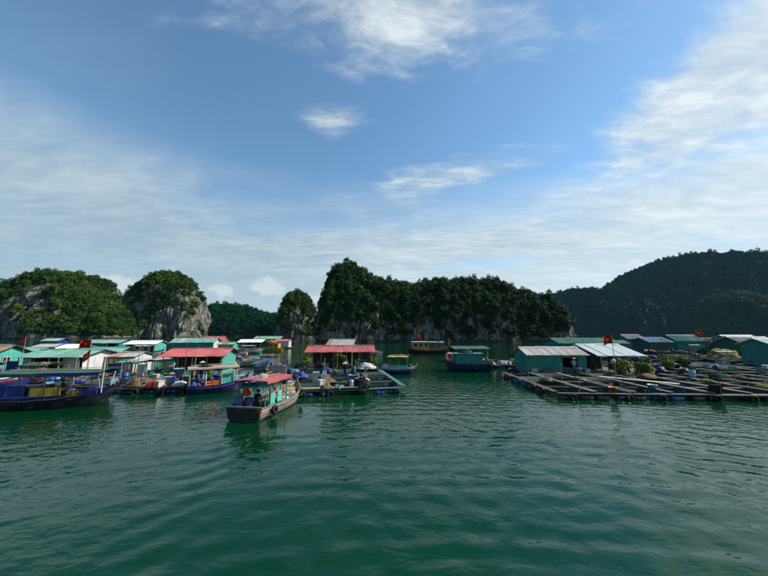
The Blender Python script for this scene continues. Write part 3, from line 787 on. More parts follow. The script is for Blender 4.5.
def house(name, label, loc, rz, W, Dp, wh, rh, wall, roof, walls='flrb', over=.45, base=.45, deck=None, openings=(), posts=0, group=None, gable=None, floats='blue_plastic', windows=(), door=None, mono=False, trim='plank_tan', porch=0.0, shelves=0):
    """a hut on a drum-borne deck. local: front faces -y, ridge along x, origin at the deck centre on the water"""
    t = thing(name, label, 'floating house', loc, R(rz), group)
    dk = deck or (W + 1.4, Dp + 1.6 + porch)
    n = max(4, int(dk[1] / .55))
    y0 = -Dp / 2 - .8 - porch
    for i in range(n):
        y = y0 + dk[1] * (i + .5) / n
        plank('deck_plank', 'plank_grey', t, (-dk[0] / 2 + RND.uniform(-.15, .1), y, base - .05), (dk[0] / 2 + RND.uniform(-.1, .15), y, base - .05), dk[1] / n * .93, .06)
    for s in (-1, 1):
        plank('deck_beam', 'plank_dark', t, (s * (dk[0] / 2 - .3), y0, base - .15), (s * (dk[0] / 2 - .3), y0 + dk[1], base - .15), .14, .14)
    m_ = int(dk[0] / 1.3)
    for i in range(m_):
        link('float_barrel', barrel_me(floats, True), t, (-dk[0] / 2 + dk[0] * (i + .5) / m_, y0 + .3, base - .42), rot=(RND.uniform(-.4, .4), 0, RND.uniform(-.06, .06)))
    def seg_wall(side, segs, mat):
        for a, b, z0, z1 in segs:
            V, F = ribbed(b - a, base + z0, base + z1)
            M = {'f': (Matrix.Rotation(0, 3, 'Z'), (-W / 2 + a, -Dp / 2, 0)), 'b': (Matrix.Rotation(math.pi, 3, 'Z'), (W / 2 - a, Dp / 2, 0)),
                 'l': (Matrix.Rotation(-math.pi / 2, 3, 'Z'), (-W / 2, Dp / 2 - a, 0)), 'r': (Matrix.Rotation(math.pi / 2, 3, 'Z'), (W / 2, -Dp / 2 + a, 0))}[side]
            V = [M[0] @ Vector(v) + Vector(M[1]) for v in V]
            MB().add(V, F).build('wall', mat, t)
    wm = wall if isinstance(wall, dict) else {c: wall for c in 'flrb'}
    op = dict(openings)
    for c in walls:
        full = W if c in 'fb' else Dp
        seg_wall(c, op.get(c, [(0, full, 0, wh)]), wm[c])
        if c in 'lr':
            x = -W / 2 if c == 'l' else W / 2; sx = 1 if c == 'l' else -1
            g = MB(); yy = Dp / 2
            if mono: V = [(x, -yy, base + wh), (x, yy, base + wh), (x, yy, base + rh - .05)]
            else: V = [(x, -yy, base + wh), (x, yy, base + wh), (x, 0, base + rh - .06)]
            V2 = [(v[0] + sx * .05, v[1], v[2]) for v in V]
            g.add(V + V2, [(0, 1, 2), (3, 5, 4), (0, 3, 4, 1), (1, 4, 5, 2), (2, 5, 3, 0)]); g.build('gable', (gable or wm[c]), t)
    ze, zr = base + wh + .05, base + rh
    k = (zr - ze) / (Dp if mono else Dp / 2)
    if mono:
        slope(t, -W / 2 - over, W / 2 + over, -Dp / 2 - over, ze - k * over, Dp / 2 + over, zr + k * over, roof)
    else:
        slope(t, -W / 2 - over, W / 2 + over, -Dp / 2 - over - porch * .4, ze - k * (over + porch * .4), 0, zr, roof)
        slope(t, -W / 2 - over, W / 2 + over, Dp / 2 + over, ze - k * over, 0, zr, roof)
        b = MB()
        for s in (-1, 1): b.add([(-W / 2 - over, 0, zr + .075), (W / 2 + over, 0, zr + .075), (W / 2 + over, s * .22, zr + .06 - k * .2), (-W / 2 - over, s * .22, zr + .06 - k * .2)], [(0, 1, 2, 3)])
        b.build('ridge_cap', roof, t)
    yf = -Dp / 2 - over * .6 - porch * .4
    if posts:
        for i in range(posts):
            x = -W / 2 + W * i / max(1, posts - 1)
            b = MB().tube((x, yf, base), (x + RND.uniform(-.03, .03), yf, ze - k * (over * .6 + porch * .4) - .05), .055, .05); b.build('post', trim, t)
    for s in (-1, 1):
        plank('eave_beam', trim, t, (-W / 2 - over + .05, s * (Dp / 2 + .06), ze - .16), (W / 2 + over - .05, s * (Dp / 2 + .06), ze - .16), .06, .12)
    for c, a, z0, w, h in windows:
        wd = thing_part('window', t)
        if c == 'f': fr = lambda x, z, y: (-W / 2 + a + x, -Dp / 2 - .04 + y, base + z0 + z)
        elif c == 'l': fr = lambda x, z, y: (-W / 2 - .04 + y, Dp / 2 - a - x, base + z0 + z)
        else: fr = lambda x, z, y: (W / 2 + .04 - y, -Dp / 2 + a + x, base + z0 + z)
        b = MB()
        for p, q in (((0, 0), (w, 0)), ((0, h), (w, h)), ((0, 0), (0, h)), ((w, 0), (w, h)), ((w / 2, 0), (w / 2, h))): b.bar(fr(*p, -.02), fr(*q, -.02), .06, .06)
        b.build('frame', 'trim_white', wd)
        b = MB().add([fr(0, 0, 0), fr(w, 0, 0), fr(w, h, 0), fr(0, h, 0), fr(0, 0, .02), fr(w, 0, .02), fr(w, h, .02), fr(0, h, .02)], [(0, 1, 2, 3), (7, 6, 5, 4), (0, 4, 5, 1), (1, 5, 6, 2), (2, 6, 7, 3), (3, 7, 4, 0)]); b.build('pane', 'window_glass', wd)
    if door is not None:
        b = MB().box((-W / 2 + door + .42, -Dp / 2 - .06, base + .98), (.84, .05, 1.92)); d_ = b.build('door', 'teal_dark', t)
        MB().box((-W / 2 + door + .75, -Dp / 2 - .10, base + 1.0), (.04, .05, .14)).build('handle', 'steel', d_)
    return t
def thing_part(name, parent):
    o = bpy.data.objects.new(name, None); COL.objects.link(o); o.parent = parent; o.empty_display_size = .1
    return o

# ------------------------------------------------------------------ boats
def boat(name, label, stern, bow, B=2.2, sw=.85, fb=.62, br=.75, sr=.12, hull='hull_navy', deck='plank_tan', rail='plank_tan', strake=None, strake2=None, tyres=0, draft=.4, group=None, inner=.28, stem=True, bowpow=2.6):
    """planked wooden boat. local: stern at the origin, bow along +x"""
    s0, s1 = Vector((stern[0], stern[1], 0)), Vector((bow[0], bow[1], 0)); L = (s1 - s0).length
    t = thing(name, label, 'boat', s0, math.atan2((s1 - s0).y, (s1 - s0).x), group)
    ns, nk = 26, 8
    def hb(s): return B / 2 * (sw + (1 - sw) * math.sin(min(1, s / .45) * math.pi / 2)) * (1 if s < .45 else max(.045, 1 - ((s - .45) / .55) ** bowpow))
    def sheer(s): return fb + br * max(0, (s - .35) / .65) ** 2.2 + sr * max(0, (.3 - s) / .3) ** 1.5
    def keel(s): return -draft * (1 - max(0, (s - .7) / .3) ** 2.2) + (draft + sheer(1) * .55) * max(0, (s - .86) / .14) ** 2 * .9
    def pt(s, k, off=0.0):
        u = k / nk; w = math.sin(u * math.pi / 2) ** .62 if u > 0 else 0
        y = hb(s) * (.92 * w + .08 * u * u) ; z0, z1 = keel(s), sheer(s)
        z = z0 + (z1 - z0) * (u ** 1.45)
        x = s * L + .38 * max(0, (s - .75) / .25) ** 2 * (z - z1) * .9 - .10 * (1 - s) ** 8 * (z1 - z)* -1.2
        return Vector((x, y + off, z))
    V, F = [], []
    for i in range(ns + 1):
        s = i / ns
        for k in range(-nk, nk + 1):
            p = pt(s, abs(k)); V.append((p.x, math.copysign(p.y, k) if k else 0, p.z))
    w = 2 * nk + 1
    for i in range(ns):
        for k in range(w - 1): F.append((i * w + k, (i + 1) * w + k, (i + 1) * w + k + 1, i * w + k + 1))
    F.append(tuple(range(w))); F.append(tuple(range(ns * w, ns * w + w))[::-1])
    me = MB().add(V, F).mesh('hull', hull, True); 
    me.polygons[-1].use_smooth = False; me.polygons[-2].use_smooth = False
    link('hull', me, t)
    # inside: ceiling planks and deck
    V, F = [], []
    for i in range(ns + 1):
        s = i / ns; z = sheer(s) - inner; b = max(.01, hb(s) - .05)
        V += [(s * L + (.03 if i == 0 else -.03 if i == ns else 0), -b, sheer(s) - .01), (s * L, -b * .97, z), (s * L, b * .97, z), (s * L, b, sheer(s) - .01)]
    for i in range(ns):
        for k in range(3): F.append((4 * i + k, 4 * i + k + 1, 4 * i + 4 + k + 1, 4 * i + 4 + k))
    MB().add(V, F).build('deck', deck, t)
    def band(z0, z1, out, mat, nm, s0_=0.0):
        for sg in (-1, 1):
            V, F = [], []
            for i in range(ns + 1):
                s = s0_ + (1 - s0_) * i / ns; zt = sheer(s); a = pt(s, nk)
                for zz_ in (z1, z0):
                    f = max(0, min(1, (zt - zz_ - keel(s)) / (zt - keel(s)))); u = f ** (1 / 1.45); q = pt(s, u * nk)
                    V += [(q.x, sg * (q.y + out), q.z), (q.x, sg * (q.y - .02), q.z)]
            for i in range(ns):
                a, b = 4 * i, 4 * i + 4
                F += [(a, b, b + 2, a + 2), (a + 1, a + 3, b + 3, b + 1), (a, a + 1, b + 1, b), (a + 2, b + 2, b + 3, a + 3)]
            F += [(0, 2, 3, 1), (4 * ns, 4 * ns + 1, 4 * ns + 3, 4 * ns + 2)]
            MB().add(V, F).build(nm, mat, t)
    band(.09, -.035, .045, rail, 'gunwale')
    if strake: band(.26, .12, .028, strake, 'strake')
    if strake2: band(.44, .29, .022, strake2, 'strake')
    MB().bar((0.02, -hb(0), sheer(0) + .0), (0.02, hb(0), sheer(0) + .0), .10, .09).build('transom_rail', rail, t)
    if stem:
        q = pt(1, nk); MB().bar((q.x - .06, 0, q.z - .35), (q.x + .14, 0, q.z + .22), .12, .14).build('stem_post', rail, t)
    for k in range(tyres):
        s = .18 + .62 * k / max(1, tyres - 1); a = hb(s)
        for sg in (-1, 1):
            link('tyre', tyre_me(), t, (s * L, sg * (a + .10), sheer(s) - .32), rot=(0, 0, 0))
    t_info[t.name] = dict(L=L, hb=hb, sheer=sheer, inner=inner, B=B)
    return t
t_info = {}
def canopy(t, x0, x1, h, w, mat, postmat='trim_green', n=3, camber=.14, drop=.12, over=.15, edge=None):
    """roof on posts over a boat: arched sheet with turned-down edges"""
    I = t_info[t.name]; nx_, ny_ = 8, 10; V, F = [], []
    for i in range(nx_ + 1):
        x = x0 - over + (x1 - x0 + 2 * over) * i / nx_
        for j in range(ny_ + 1):
            v = 2 * j / ny_ - 1; z = h + camber * (1 - v * v) + .02 * math.sin(i * 1.7) - (drop if abs(v) == 1 else 0)
            y = v * (w / 2 + over) if abs(v) < 1 else v * (w / 2 + over) * .995
            if abs(abs(v) - .8) < .01: y = math.copysign(w / 2 + over, v)
            V.append((x, y, z))
    a = ny_ + 1
    for i in range(nx_):
        for j in range(ny_): F.append((i * a + j, (i + 1) * a + j, (i + 1) * a + j + 1, i * a + j + 1))
    V2 = [(x, y, z - .03) for x, y, z in V]; o = len(V)
    F2 = [tuple(q + o for q in f[::-1]) for f in F]
    for i in range(nx_):
        F2 += [(i * a, i * a + o, (i + 1) * a + o, (i + 1) * a), (i * a + ny_, (i + 1) * a + ny_, (i + 1) * a + ny_ + o, i * a + ny_ + o)]
    for j in range(ny_):
        F2 += [(j, j + 1, j + 1 + o, j + o), (nx_ * a + j, nx_ * a + j + o, nx_ * a + j + 1 + o, nx_ * a + j + 1)]
    MB().add(V + V2, F + F2).build('canopy', mat, t)
    for i in range(n):
        x = x0 + (x1 - x0) * i / (n - 1); s = max(0, min(1, x / I['L']))
        for sg in (-1, 1):
            yb = sg * min(w / 2, I['hb'](s) - .08)
            MB().tube((x, yb, I['sheer'](s) - .2), (x, sg * w / 2, h + .02), .04, .035, 6).build('canopy_post', postmat, t)
    for sg in (-1, 1):
        plank('canopy_rail', edge or postmat, t, (x0 - over, sg * (w / 2 - .03), h - .02), (x1 + over, sg * (w / 2 - .03), h - .02), .06, .07)
def cabin(t, x0, x1, w, z0, z1, mat, roof, wins=3, over=.18, roofmat_thick=.07):
    c = thing_part('cabin', t); th = .05
    b = MB()
    for sg in (-1, 1): b.box(((x0 + x1) / 2, sg * w / 2, (z0 + z1) / 2), (x1 - x0, th, z1 - z0))
    for x in (x0, x1): b.box((x, 0, (z0 + z1) / 2), (th, w - th - .004, z1 - z0))
    b.build('cabin_wall', mat, c)
    MB().box(((x0 + x1) / 2, 0, z1 + roofmat_thick / 2 + .002), (x1 - x0 + 2 * over, w + 2 * over, roofmat_thick)).build('cabin_roof', roof, c)
    for i in range(wins):
        x = x0 + (x1 - x0) * (i + .5) / wins
        for sg in (-1, 1):
            ww = (x1 - x0) / wins * .6; hh = (z1 - z0) * .42; z = z0 + (z1 - z0) * .64
            MB().box((x, sg * (w / 2 + .03), z), (ww, .02, hh)).build('pane', 'window_glass', c)
            fb_ = MB()
            for dz in (-1, 1): fb_.box((x, sg * (w / 2 + .04), z + dz * hh / 2), (ww + .08, .04, .05))
            for dx in (-1, 1): fb_.box((x + dx * ww / 2, sg * (w / 2 + .04), z), (.05, .036, hh))
            fb_.build('window_frame', 'trim_white', c)
    return c
def onboat(t, x, y, dz=0.0):
    """world point on the deck of a boat"""
    I = t_info[t.name]; s = max(0, min(1, x / I['L']))
    M = Matrix.Translation(t.location) @ Matrix.Rotation(t.rotation_euler.z, 4, 'Z')
    return M @ Vector((x, y, I['sheer'](s) - I['inner'] + dz))
def onraft(t, x, y, z):
    return Matrix.Translation(t.location) @ Matrix.Rotation(t.rotation_euler.z, 4, 'Z') @ Vector((x, y, z))

# ------------------------------------------------------------------ loose things
def barrel(label, p, mat='blue_plastic', s=1.0, lying=False, rz=0.0, group=None):
    o = link('plastic_barrel', barrel_me(mat, lying), None, (p[0], p[1], p[2] + (.3 * s if lying else 0)), rz, scale=(s, s, s)); tag(o, label, 'barrel', group)
    if not lying: link('lid', cached('lid', lambda: MB().torus((0, 0, .88), .24, .025, n=14, k=5).mesh('lid', 'black_plastic', True)), o)
    return o
def crate(label, p, d=(.6, .42, .3), mat='light_blue_plastic', rz=0.0, group=None):
    t = thing('plastic_crate', label, 'crate', p, rz, group)
    x, y, z = d
    for k in range(3):
        for sg in (-1, 1):
            MB().box((0, sg * y / 2, z * (k + .5) / 3), (x, .03, z / 3 * .62)).build('slat', mat, t)
            MB().box((sg * x / 2, 0, z * (k + .5) / 3), (.03, y - .034, z / 3 * .62)).build('slat', mat, t)
    for a in (-1, 1):
        for c in (-1, 1): MB().box((a * (x / 2 + .004), c * (y / 2 + .004), z / 2), (.06, .06, z * 1.01)).build('corner', mat, t)
    MB().box((0, 0, .02), (x - .05, y - .05, .03)).build('bottom', mat, t)
    return t
def foam_box(label, p, d=(.75, .5, .42), rz=0.0, mat='white_foam', group=None):
    t = thing('foam_box', label, 'box', p, rz, group)
    MB().box((0, 0, d[2] / 2), d).build('body', mat, t); MB().box((0, 0, d[2] + .043), (d[0] + .05, d[1] + .05, .08)).build('lid', mat, t)
    return t
def tub(label, p, r=.38, h=.55, mat='light_blue_plastic', group=None):
    o = MB().lathe([(r * .05, .02), (r * .8, 0), (r, h), (r * 1.08, h), (r * 1.08, h + .03), (r * .96, h + .03), (r * .76, .06), (.02, .06)], n=16).build('plastic_tub', mat, None, True); o.location = p
    return tag(o, label, 'tub', group)
def heap(name, label, p, r, h, mat, seed, cat='net', group=None, rz=0.0):
    o = MB().heap((0, 0, 0), r, h, seed).build(name, mat, None, True); o.location = p; o.rotation_euler.z = rz
    tag(o, label, cat, group)
    rr = random.Random(seed + 5)          # cords straying over the heap
    for k in range(3):
        a = rr.uniform(0, 6.28); d = .9; P_ = []
        for q in range(9):
            P_.append(Vector((r[0] * d * math.cos(a), r[1] * d * math.sin(a), h * (1 - d ** 1.5) * 1.1 + .05))); a += rr.uniform(.1, .5); d = max(.2, min(.95, d + rr.uniform(-.25, .2)))
        V, F = [], []
        for q, p in enumerate(P_):
            dd = (P_[min(q + 1, 8)] - P_[max(q - 1, 0)]).normalized(); u = dd.cross(Vector((0, 0, 1))).normalized(); w = u.cross(dd)
            V += [p + u * .022, p + w * .022, p - u * .022, p - w * .022]
            if q: F += [(4 * q - 4 + e, 4 * q - 4 + (e + 1) % 4, 4 * q + (e + 1) % 4, 4 * q + e) for e in range(4)]
        MB().add(V, F).build('cord', 'rope', o)
    return o
def bush(label, p, r, h, mat='leaf_bush', seed=1, pot=True, ring=False, n=420, leaf=.11):
    t = thing('leafy_bush', label, 'bush', p)
    rr = np.random.RandomState(seed); V, F = [], []
    nl = 9
    C = []
    for k in range(nl):
        if ring:
            a = math.pi * 2 * k / nl; C.append((r * .75 * math.cos(a), rr.normal(0, .08), h * .55 + r * .75 * math.sin(a), r * .32))
        else:
            a = rr.uniform(0, 6.28); q = rr.uniform(0, r * .62); C.append((q * math.cos(a), q * math.sin(a) * .8, h * rr.uniform(.35, .82), r * rr.uniform(.30, .52)))
    for (cx, cy, cz, cr) in C:
        for _ in range(n // nl):
            d = rr.normal(size=3); d /= np.linalg.norm(d)
            P_ = np.array([cx, cy, cz]) + d * cr * rr.uniform(.45, 1.12)
            P_[2] = max(P_[2], .08)
            nn = d + rr.normal(size=3) * .6 + np.array([0, 0, .4]); nn /= np.linalg.norm(nn)
            a = np.cross(nn, rr.normal(size=3)); a /= np.linalg.norm(a); b = np.cross(nn, a); s = leaf * rr.uniform(.6, 1.4); o = len(V)
            V += [P_ - a * s, P_ - b * s * .5, P_ + a * s, P_ + b * s * .5]; F.append((o, o + 1, o + 2, o + 3))
    me = bpy.data.meshes.new('foliage'); me.from_pydata([tuple(v) for v in V], [], F); me.materials.append(MATS[mat]); link('foliage', me, t)
    b = MB()
    for k in range(6):
        c = C[k]; b.tube((0, 0, .05), (c[0], c[1], c[2]), .03, .012, 5)
    b.build('stem', 'bark', t)
    if pot: MB().lathe([(.03, 0), (.26, 0), (.34, .34), (.36, .36), (.30, .36), (.02, .30)], n=12).build('pot', 'black_plastic', t)
    return t
def star_v(r, y):
    return [(r * (1 if k % 2 == 0 else .40) * math.sin(k * math.pi / 5), y, r * (1 if k % 2 == 0 else .40) * math.cos(k * math.pi / 5)) for k in range(10)]
def flagpole(label, p, h, fw, fh, rz=0.0, side=-1, lean=0.0, droop=.0, seed=0, mat='steel'):
    """a pole with a red flag that carries a yellow five-pointed star; the flag flies along side*x"""
    t = thing('flagpole', label, 'flag', p, rz)
    MB().tube((0, 0, -.05), (lean * h, 0, h), .035, .022, 7).build('pole', mat, t)
    nx_, ny_ = 14, 8; V, F = [], []
    def fp(u, v, off=0.0):
        w = .10 * fw * math.sin(u * 7.5 + v * 1.2 + seed) * (.25 + u)
        return (lean * (h - fh * v) + side * fw * u * (1 - droop * .35), w + off, h - .04 - fh * v - droop * fh * u * .9 - .05 * fh * math.sin(u * 4 + seed))
    for i in range(nx_ + 1):
        for j in range(ny_ + 1): V.append(fp(i / nx_, j / ny_, .004))
    a = ny_ + 1
    for i in range(nx_):
        for j in range(ny_): F.append((i * a + j, (i + 1) * a + j, (i + 1) * a + j + 1, i * a + j + 1))
    o = len(V); V += [(x, y - .008, z) for x, y, z in V]; F += [tuple(q + o for q in f[::-1]) for f in F]
    fl = MB().add(V, F).build('flag', 'cloth_red', t, True)
    for off in (.012, -.012):
        P2 = [fp(.5 + q[0] / fw * 1.0, .5 - q[2] / fh * 1.0, off) for q in star_v(fh * .30, 0)]
        c = fp(.5, .5, off)
        MB().add([c] + P2, [(0, k + 1, (k + 1) % 10 + 1) for k in range(10)]).build('star', 'star_yellow', fl)
    return t
def pole(label, p, h, r=.035, lean=(0, 0), mat='bamboo', cat='pole', group=None):
    b = MB(); n = 5
    for k in range(n):
        a, c = k / n, (k + 1) / n
        b.tube((lean[0] * h * a, lean[1] * h * a, h * a), (lean[0] * h * c, lean[1] * h * c, h * c), r * (1 - .4 * a), r * (1 - .4 * c), 7)
        b.tube((lean[0] * h * c, lean[1] * h * c, h * c - .015), (lean[0] * h * c, lean[1] * h * c, h * c + .015), r * (1.18 - .4 * c), r * (1.18 - .4 * c), 7)
    o = b.build('mooring_pole', mat); o.location = p
    return tag(o, label, cat, group)
def person(label, p, rz, pose='stand', shirt='cloth_white', legs='cloth_dark', hat=None, s=1.0):
    """one skinned body; local: faces +x"""
    t = thing('person', label, 'person', p, rz)
    J = {}
    if pose == 'stand':
        J = dict(pel=(0, 0, .92), wai=(.01, 0, 1.08), che=(.0, 0, 1.30), nek=(.0, 0, 1.47), hea=(.02, 0, 1.60), top=(.01, 0, 1.70))
        lg = [((.0, .10, .88), (.03, .11, .48), (-.01, .11, .08), (.12, .12, .04)), ((.0, -.10, .88), (.04, -.11, .48), (.02, -.11, .08), (.15, -.12, .04))]
        am = [((.0, .19, 1.40), (-.01, .26, 1.14), (.10, .26, .92), (.15, .25, .84)), ((.0, -.19, 1.40), (.02, -.27, 1.13), (.20, -.22, .98), (.28, -.18, .96))]
    elif pose == 'sit':
        J = dict(pel=(0, 0, .50), wai=(.02, 0, .66), che=(.05, 0, .88), nek=(.08, 0, 1.04), hea=(.11, 0, 1.17), top=(.10, 0, 1.27))
        lg = [((.02, .10, .48), (.42, .13, .50), (.40, .13, .08), (.53, .14, .04)), ((.02, -.10, .48), (.42, -.13, .50), (.38, -.13, .08), (.51, -.14, .04))]
        am = [((.05, .19, .97), (.10, .25, .72), (.32, .20, .64), (.40, .18, .62)), ((.05, -.19, .97), (.10, -.25, .72), (.30, -.20, .62), (.38, -.18, .60))]
    else:
        J = dict(pel=(-.05, 0, .28), wai=(.02, 0, .42), che=(.14, 0, .62), nek=(.24, 0, .76), hea=(.31, 0, .87), top=(.32, 0, .97))
        lg = [((-.03, .12, .28), (.32, .17, .46), (.08, .15, .08), (.21, .16, .04)), ((-.03, -.12, .28), (.32, -.17, .46), (.08, -.15, .08), (.21, -.16, .04))]
        am = [((.17, .19, .70), (.32, .24, .48), (.50, .16, .34), (.57, .13, .30)), ((.17, -.19, .70), (.32, -.24, .48), (.50, -.16, .34), (.57, -.13, .30))]
    V, E, RR = [], [], []
    def v(q, r): V.append(q); RR.append(r); return len(V) - 1
    a = [v(J['pel'], (.15, .12)), v(J['wai'], (.13, .10)), v(J['che'], (.165, .115)), v(J['nek'], (.058, .058)), v(J['hea'], (.092, .105)), v(J['top'], (.06, .07))]
    E += [(a[k], a[k + 1]) for k in range(5)]
    for L_ in lg:
        q = [v(L_[0], (.095, .10)), v(L_[1], (.065, .065)), v(L_[2], (.045, .045)), v(L_[3], (.042, .03))]
        E += [(a[0], q[0]), (q[0], q[1]), (q[1], q[2]), (q[2], q[3])]
    for L_ in am:
        q = [v(L_[0], (.062, .062)), v(L_[1], (.046, .046)), v(L_[2], (.034, .034)), v(L_[3], (.040, .022))]
        E += [(a[2], q[0]), (q[0], q[1]), (q[1], q[2]), (q[2], q[3])]
    me = bpy.data.meshes.new('body'); me.from_pydata(V, E, []); ob = bpy.data.objects.new('body', me); COL.objects.link(ob)
    md = ob.modifiers.new('skin', 'SKIN'); ob.modifiers.new('sub', 'SUBSURF').levels = 1
    me.skin_vertices or None
    if not me.skin_vertices:
        bm = bmesh.new(); bm.from_mesh(me); bm.verts.layers.skin.verify(); bm.to_mesh(me); bm.free()
    for i, r in enumerate(RR):
        me.skin_vertices[0].data[i].radius = r
    me.skin_vertices[0].data[0].use_root = True
    dg = bpy.context.evaluated_depsgraph_get(); ev = ob.evaluated_get(dg); me2 = bpy.data.meshes.new_from_object(ev)
    bpy.data.objects.remove(ob)
    for m_ in (shirt, legs, 'skin'): me2.materials.append(MATS[m_])
    VV = np.array([q.co for q in me2.vertices]); KJ = np.array(V)
    mid = [(KJ[i] + KJ[j]) / 2 for i, j in E]; kinds = []
    cls = [0, 0, 0, 2, 2] + [1, 1, 1, 2] * 2 + [0, 0, 2, 2] * 2
    mid = np.array(mid)
    for po in me2.polygons:
        c = VV[list(po.vertices)].mean(0)
        best, bk = 9, 0
        for k, (i, j) in enumerate(E):
            ab = KJ[j] - KJ[i]; u = max(0, min(1, ((c - KJ[i]) @ ab) / (ab @ ab))); d = np.linalg.norm(c - KJ[i] - ab * u)
            if d < best: best, bk = d, k
        po.material_index = cls[bk]; po.use_smooth = True
    link('body', me2, t)
    h = Vector(J['hea'])
    MB().lathe([(.01, .135), (.06, .125), (.098, .075), (.108, .02), (.10, -.03), (.085, -.045)][::-1], tuple(h + Vector((-.018, 0, 0))), 12).build('hair', 'hair', t, True)
    if hat: MB().lathe([(.27, .06), (.275, .055), (.14, .145), (.01, .225)], tuple(h), 16).build('conical_hat', hat, t, True)
    t.scale = (s, s, s)
    return t

for k_ in ('net_tan', 'net_green', 'net_dark', 'net_yellow', 'net_orange', 'straw'):
    m = MATS[k_]; N = NT(m.node_tree); B = m.node_tree.nodes['Principled BSDF']
    tcn = N.node('ShaderNodeTexCoord'); v_ = N.voro(tcn.outputs['Object'], 9.0); w_ = N.noise(tcn.outputs['Object'], 5.0, 4, .7, 1.2)
    N.put(B.inputs['Normal'], N.bump(N.m('ADD', v_, N.m('MULTIPLY', w_, 1.4)), 1.0, .12))
    old = B.inputs['Base Color'].links[0].from_socket
    N.put(B.inputs['Base Color'], N.mix(1.0, old, N.ramp(w_, [(.32, (.35, .35, .35)), (.66, (1.5, 1.5, 1.45))]), 'MULTIPLY'))
def scatter(t, place, spots, seed, z=.5, h0=1.0, kinds=('drum', 'foam', 'tub', 'crate', 'net', 'net', 'tarp', 'drum', 'pole')):
    """small gear set down on walkways: drums, boxes, buckets, crates, net bundles"""
    rr = random.Random(seed)
    for (x, y) in spots:
        p = onraft(t, x + rr.uniform(-.25, .25), y + rr.uniform(-.18, .18), z); k = rr.choice(kinds)
        g = 'gear set down on ' + place
        if k == 'drum':
            m_ = rr.choice(['blue', 'navy', 'black']); barrel(m_.replace('navy', 'dark blue') + ' plastic drum on ' + place, p, m_ + '_plastic', rr.uniform(.7, 1.0), rr.random() < .35, rr.uniform(0, 3), g)
        elif k == 'foam': foam_box('white foam fish box on ' + place, p, (rr.uniform(.5, .8), .45, rr.uniform(.3, .45)), rr.uniform(0, 3), 'white_foam', g)
        elif k == 'tub':
            m_, n_ = rr.choice([('light_blue_plastic', 'pale blue'), ('green_plastic', 'green'), ('orange_plastic', 'orange'), ('black_plastic', 'black')]); tub(n_ + ' plastic tub on ' + place, p, rr.uniform(.22, .36), rr.uniform(.3, .55), m_, g)
        elif k == 'crate':
            m_, n_ = rr.choice([('light_blue_plastic', 'pale blue'), ('green_plastic', 'green'), ('trim_red', 'red')]); crate(n_ + ' slatted crate on ' + place, p, (.6, .42, rr.uniform(.28, .5)), m_, rr.uniform(0, 3), g)
        elif k == 'net':
            m_, n_ = rr.choice([('net_tan', 'tan'), ('net_dark', 'blackish'), ('net_green', 'dark green'), ('net_yellow', 'yellowish')]); heap('net_bundle', n_ + ' net bundle on ' + place, p, (rr.uniform(.4, .8), rr.uniform(.3, .5)), rr.uniform(.3, .6) * h0, m_, rr.randint(200, 900), 'net', g, rr.uniform(0, 3))
        elif k == 'tarp':
            m_, n_ = rr.choice([('tarp_blue', 'blue'), ('tarp_grey', 'grey'), ('tarp_white', 'white')]); heap('covered_gear', n_ + ' sheet over gear on ' + place, p, (rr.uniform(.4, .7), rr.uniform(.3, .5)), rr.uniform(.35, .6) * h0, m_, rr.randint(200, 900), 'tarpaulin', g, rr.uniform(0, 3))
        else: pole('upright bamboo stake on ' + place, (p[0], p[1], p[2] - .3), rr.uniform(1.4, 2.9), .032, (rr.uniform(-.06, .06), rr.uniform(-.06, .06)), 'bamboo', 'pole', g)
def nodes_of(nx, ny, c, n, seed):
    rr = random.Random(seed); out = []
    while len(out) < n:
        i, j = rr.uniform(0, nx), rr.uniform(0, ny)
        if rr.random() < .6: j = round(j)
        else: i = round(i)
        out.append((i * c, j * c))
    return out

def dress(t, x0, x1, h, w, seed, nets=True):
    """working gear that belongs to a boat: rope coil, rolled side tarpaulin, boathook, sagging lashings, rub marks"""
    rr = random.Random(seed); I = t_info[t.name]; L = I['L']; sh = I['sheer']; inn = I['inner']
    xb = L * .86
    for k in range(3): MB().torus((xb, 0, sh(.86) - inn + .05 + .05 * k), .20 - .02 * k, .028, None, 14, 5).build('rope_coil', 'rope', t, True)
    if h:
        for sg in (-1, 1):
            b = MB(); n = 7; P0 = None
            for q in range(n + 1):
                p = Vector((x0 + (x1 - x0) * q / n, sg * (w / 2 + .05), h - .14 - .05 * math.sin(q * 2.3 + seed) - .03 * (q % 2)))
                if P0 is not None: b.tube(P0, p, .055 + .012 * math.sin(q + seed), .055 + .012 * math.sin(q + 1 + seed), 7)
                P0 = p
            b.build('rolled_tarp', rr.choice(('tarp_grey', 'tarp_blue', 'tarp_green', 'tarp_beige')), t, True)
        MB().tube((x0, .15, h + .2), (x1 + .6, .35, h + .24), .025, .02, 6).build('boathook', 'bamboo', t)
        MB().tube((x0 + .3, -.2, h + .19), (x1 - .2, -.45, h + .19), .03, .03, 6).build('boathook', 'bamboo', t)
        MB().heap((x0 + (x1 - x0) * rr.uniform(.25, .75), rr.uniform(-.3, .3), h + .05), (.5, .38), .28, seed).build('canopy_bundle', rr.choice(('net_dark', 'tarp_grey', 'net_tan')), t, True)
    for sg in (-1, 1):
        P0 = None; b = MB()
        for q in range(9):
            s_ = .12 + .76 * q / 8
            p = Vector((s_ * L, sg * (I['hb'](s_) + .05), sh(s_) - .16 - .05 * abs(math.sin(q * math.pi / 2.))))
            if P0 is not None: b.tube(P0, p, .014, .014, 5)
            P0 = p
        b.build('side_rope', 'net_tan', t)
